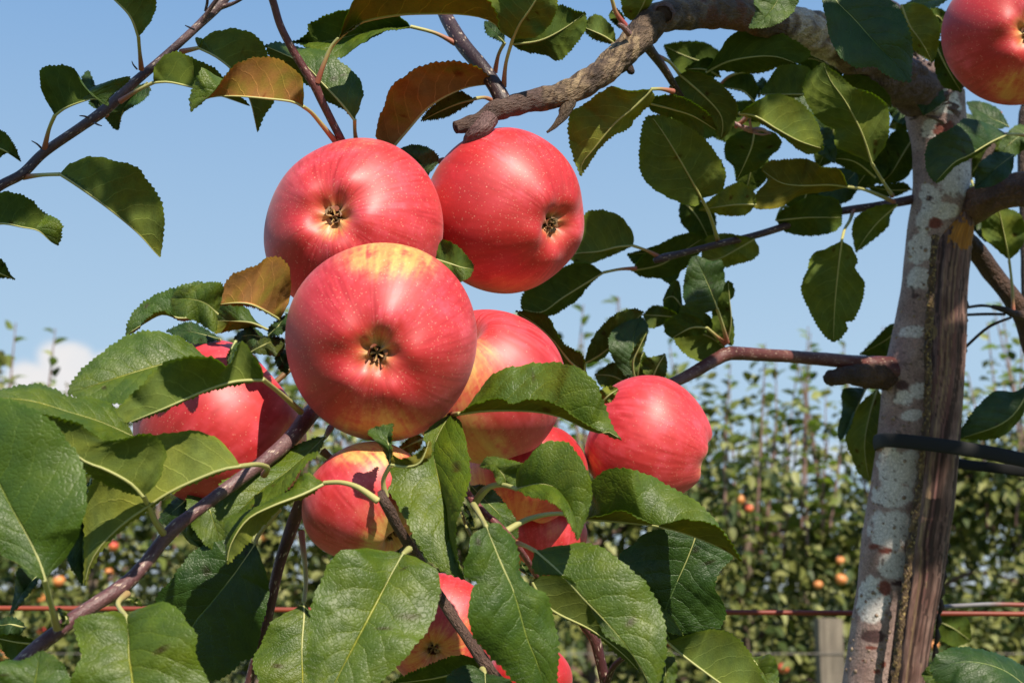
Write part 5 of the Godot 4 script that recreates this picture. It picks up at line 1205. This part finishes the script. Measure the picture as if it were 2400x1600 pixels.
func small_things():
	# ripe apples among the leaves of the row behind
	var spots := [[265, 1280, "reddish, just right of the yellowish leaf tip"], [137, 1362, "yellow-orange, above the rusty wire at the left"], [95, 1403, "yellow, close above the rusty wire at the far left"], [95, 1478, "red, under the rusty wire at the far left"], [6, 1536, "orange, at the lower left edge"], [1735, 1170, "orange, below the right apple"], [1756, 1192, "yellow-orange, low right of the standing-apart apple"], [1918, 1370, "yellow, largest one left of the trunk"], [1972, 1357, "orange, touching the trunk's left side"], [1836, 1566, "orange, left of the wooden post"], [1970, 1313, "dull red, highest one beside the trunk"], [2190, 1512, "orange, low at the right of the trunk"], [1575, 1500, "dim orange, between the bottom leaves"], [614, 1258, "tiny orange, between the dark leaves"], [255, 1340, "dull red, under the slanting branch"]]
	var k := 0
	var low := {"nu": 24, "nv": 16, "group": "small apples in the row behind"}
	for s in spots:
		var o := low.duplicate(); o.seed = 20.0 + k; o.yellow = [[Vector3(sin(k * 2.1) * 0.6, -0.3, 0.8), 1.5 if k % 3 == 0 else 4.0, 1.3]]; o.warm = 0.3 if k % 3 else 0.75
		apple("small distant apple, " + s[2], s[0], s[1], 12.5 + 2.5 * sin(k * 1.7), 5.05 if k != 11 else 4.2, Vector3(sin(k * 1.3) * 0.4, -0.9, cos(k) * 0.3), o)
		k += 1
	# rusty trellis wire that runs behind the trunk, and the grey end tied on beside it
	var b := Buf.new()
	var rust1 := srgb(104, 38, 26); var rust2 := srgb(140, 66, 44)
	var pts := []
	for i in 41:
		var px := -500.0 + i * 85.0
		var p := at(px, 1422.0 + (px + 500.0) * 0.0058, 0.91)
		pts.append(Vector4(p.x, p.y, p.z, 0.00165))
	tube(b, pts, 10, rust1, rust2, {"cf": 200.0, "bump": 0.1, "bf": 900.0})
	var m := ArrayMesh.new(); b.surface(m, bark_mat("stalk")); tag(part(m, "trellis_wire"), "rusty red-brown trellis wire running level behind the trunk", "wire")
	var gb := Buf.new()
	pts = []
	for q in [[2100, 1432, 0.915], [2190, 1424, 0.905], [2260, 1419, 0.90], [2330, 1416, 0.90], [2420, 1418, 0.90], [2600, 1424, 0.90], [2900, 1430, 0.90]]:
		var p := at(q[0], q[1], q[2]); pts.append(Vector4(p.x, p.y, p.z, 0.0015))
	tube(gb, spline3(pts, 6), 10, srgb(98, 98, 104), srgb(120, 116, 118), {"cf": 200.0})
	for i in gb.v.size():
		var q := to_px(gb.v[i])
		gb.c[i] = gb.c[i].lerp(srgb(128, 54, 40), smoothstep(2310, 2380, q.x) * 0.85)
	m = ArrayMesh.new(); gb.surface(m, bark_mat("stalk")); tag(part(m, "trellis_wire"), "second wire above the rusty one, grey turning rusty, right of the trunk", "wire")
	# black rubber tie round the trunk
	var tb := Buf.new()
	var loop := [[2700, 1146, 0.79, 14], [2400, 1078, 0.795, 17], [2300, 1058, 0.80, 17], [2200, 1043, 0.804, 17], [2120, 1034, 0.811, 17], [2078, 1031, 0.821, 17], [2057, 1034, 0.838, 17], [2053, 1040, 0.855, 17], [2075, 1050, 0.88, 14], [2130, 1064, 0.90, 15], [2200, 1078, 0.895, 13], [2260, 1088, 0.88, 12], [2330, 1096, 0.86, 12], [2420, 1108, 0.845, 12], [2700, 1150, 0.80, 12]]
	pts = []
	for q in loop:
		var p := at(q[0], q[1], q[2]); pts.append(Vector4(p.x, p.y, p.z, q[3] * q[2] / F))
	tube(tb, spline3(pts, 8), 20, srgb(22, 22, 24), srgb(30, 30, 32), {"flat": 0.7})
	m = ArrayMesh.new(); tb.surface(m, plain("rubber", srgb(14, 14, 15), 0.8)); tag(part(m, "tree_tie"), "black rubber tie looped round the trunk and pulled to the right", "tie")
	# weathered square post in front of the row behind
	var pz := 4.35
	var top := at(1941, 1449, pz)
	var hw := 0.038
	var post := Buf.new()
	var rings := []
	var yy := -0.3
	while yy < top.y - 0.004:
		rings.append(yy); yy += 0.02
	rings.append_array([top.y - 0.004, top.y])
	var prof := []
	for c in 4:
		var a0 := PI / 4 + c * PI / 2
		for q in 7:
			var f := q / 6.0
			var c0 := Vector2(cos(a0), sin(a0)) * hw * sqrt(2.0); var c1 := Vector2(cos(a0 + PI / 2), sin(a0 + PI / 2)) * hw * sqrt(2.0)
			var p := c0.lerp(c1, 0.06 + 0.88 * f)
			prof.append([p, Vector2(cos(a0 + PI / 4), sin(a0 + PI / 4))])
	var np := prof.size()
	for j in rings.size():
		for q in np:
			var p: Vector2 = prof[q][0]
			if j == rings.size() - 1: p *= 0.93
			var g := noise.get_noise_3d(p.x * 160.0, rings[j] * 5.0, p.y * 160.0)
			p *= 1.0 + 0.02 * g
			post.v.append(Vector3(top.x + p.x, rings[j], top.z + p.y)); post.n.append(Vector3(prof[q][1].x, 0.0, prof[q][1].y)); post.uv.append(Vector2(q / 7.0, rings[j] * 6.0))
			post.c.append(srgb(108, 99, 88).lerp(srgb(150, 138, 122), clampf(0.5 + g, 0, 1)))
	for j in rings.size() - 1:
		for q in np:
			var a := j * np + q; var e := j * np + (q + 1) % np
			post.tri(a, e, a + np); post.tri(e, e + np, a + np)
	var ci := post.v.size()
	for q in np:
		var v: Vector3 = post.v[(rings.size() - 1) * np + q]
		post.v.append(v); post.n.append(Vector3.UP); post.uv.append(Vector2(v.x, v.z) * 6.0); post.c.append(srgb(160, 146, 120))
	post.v.append(Vector3(top.x, top.y, top.z)); post.n.append(Vector3.UP); post.uv.append(Vector2.ZERO); post.c.append(srgb(150, 136, 112))
	for q in np: post.tri(ci + np, ci + q, ci + (q + 1) % np)
	m = ArrayMesh.new(); post.surface(m, bark_mat("trunk")); tag(part(m, "wooden_post"), "weathered square wooden post left of the trunk foot", "post")
	var wb := Buf.new()
	pts = []
	for i in 21:
		pts.append(Vector4(-4.0 + i * 0.4, top.y - 0.105, top.z + hw + 0.003, 0.0016))
	tube(wb, pts, 6, srgb(96, 92, 88), srgb(120, 112, 104))
	m = ArrayMesh.new(); wb.surface(m, bark_mat("stalk")); tag(part(m, "fence_wire"), "thin grey wire fixed across the wooden post", "wire")
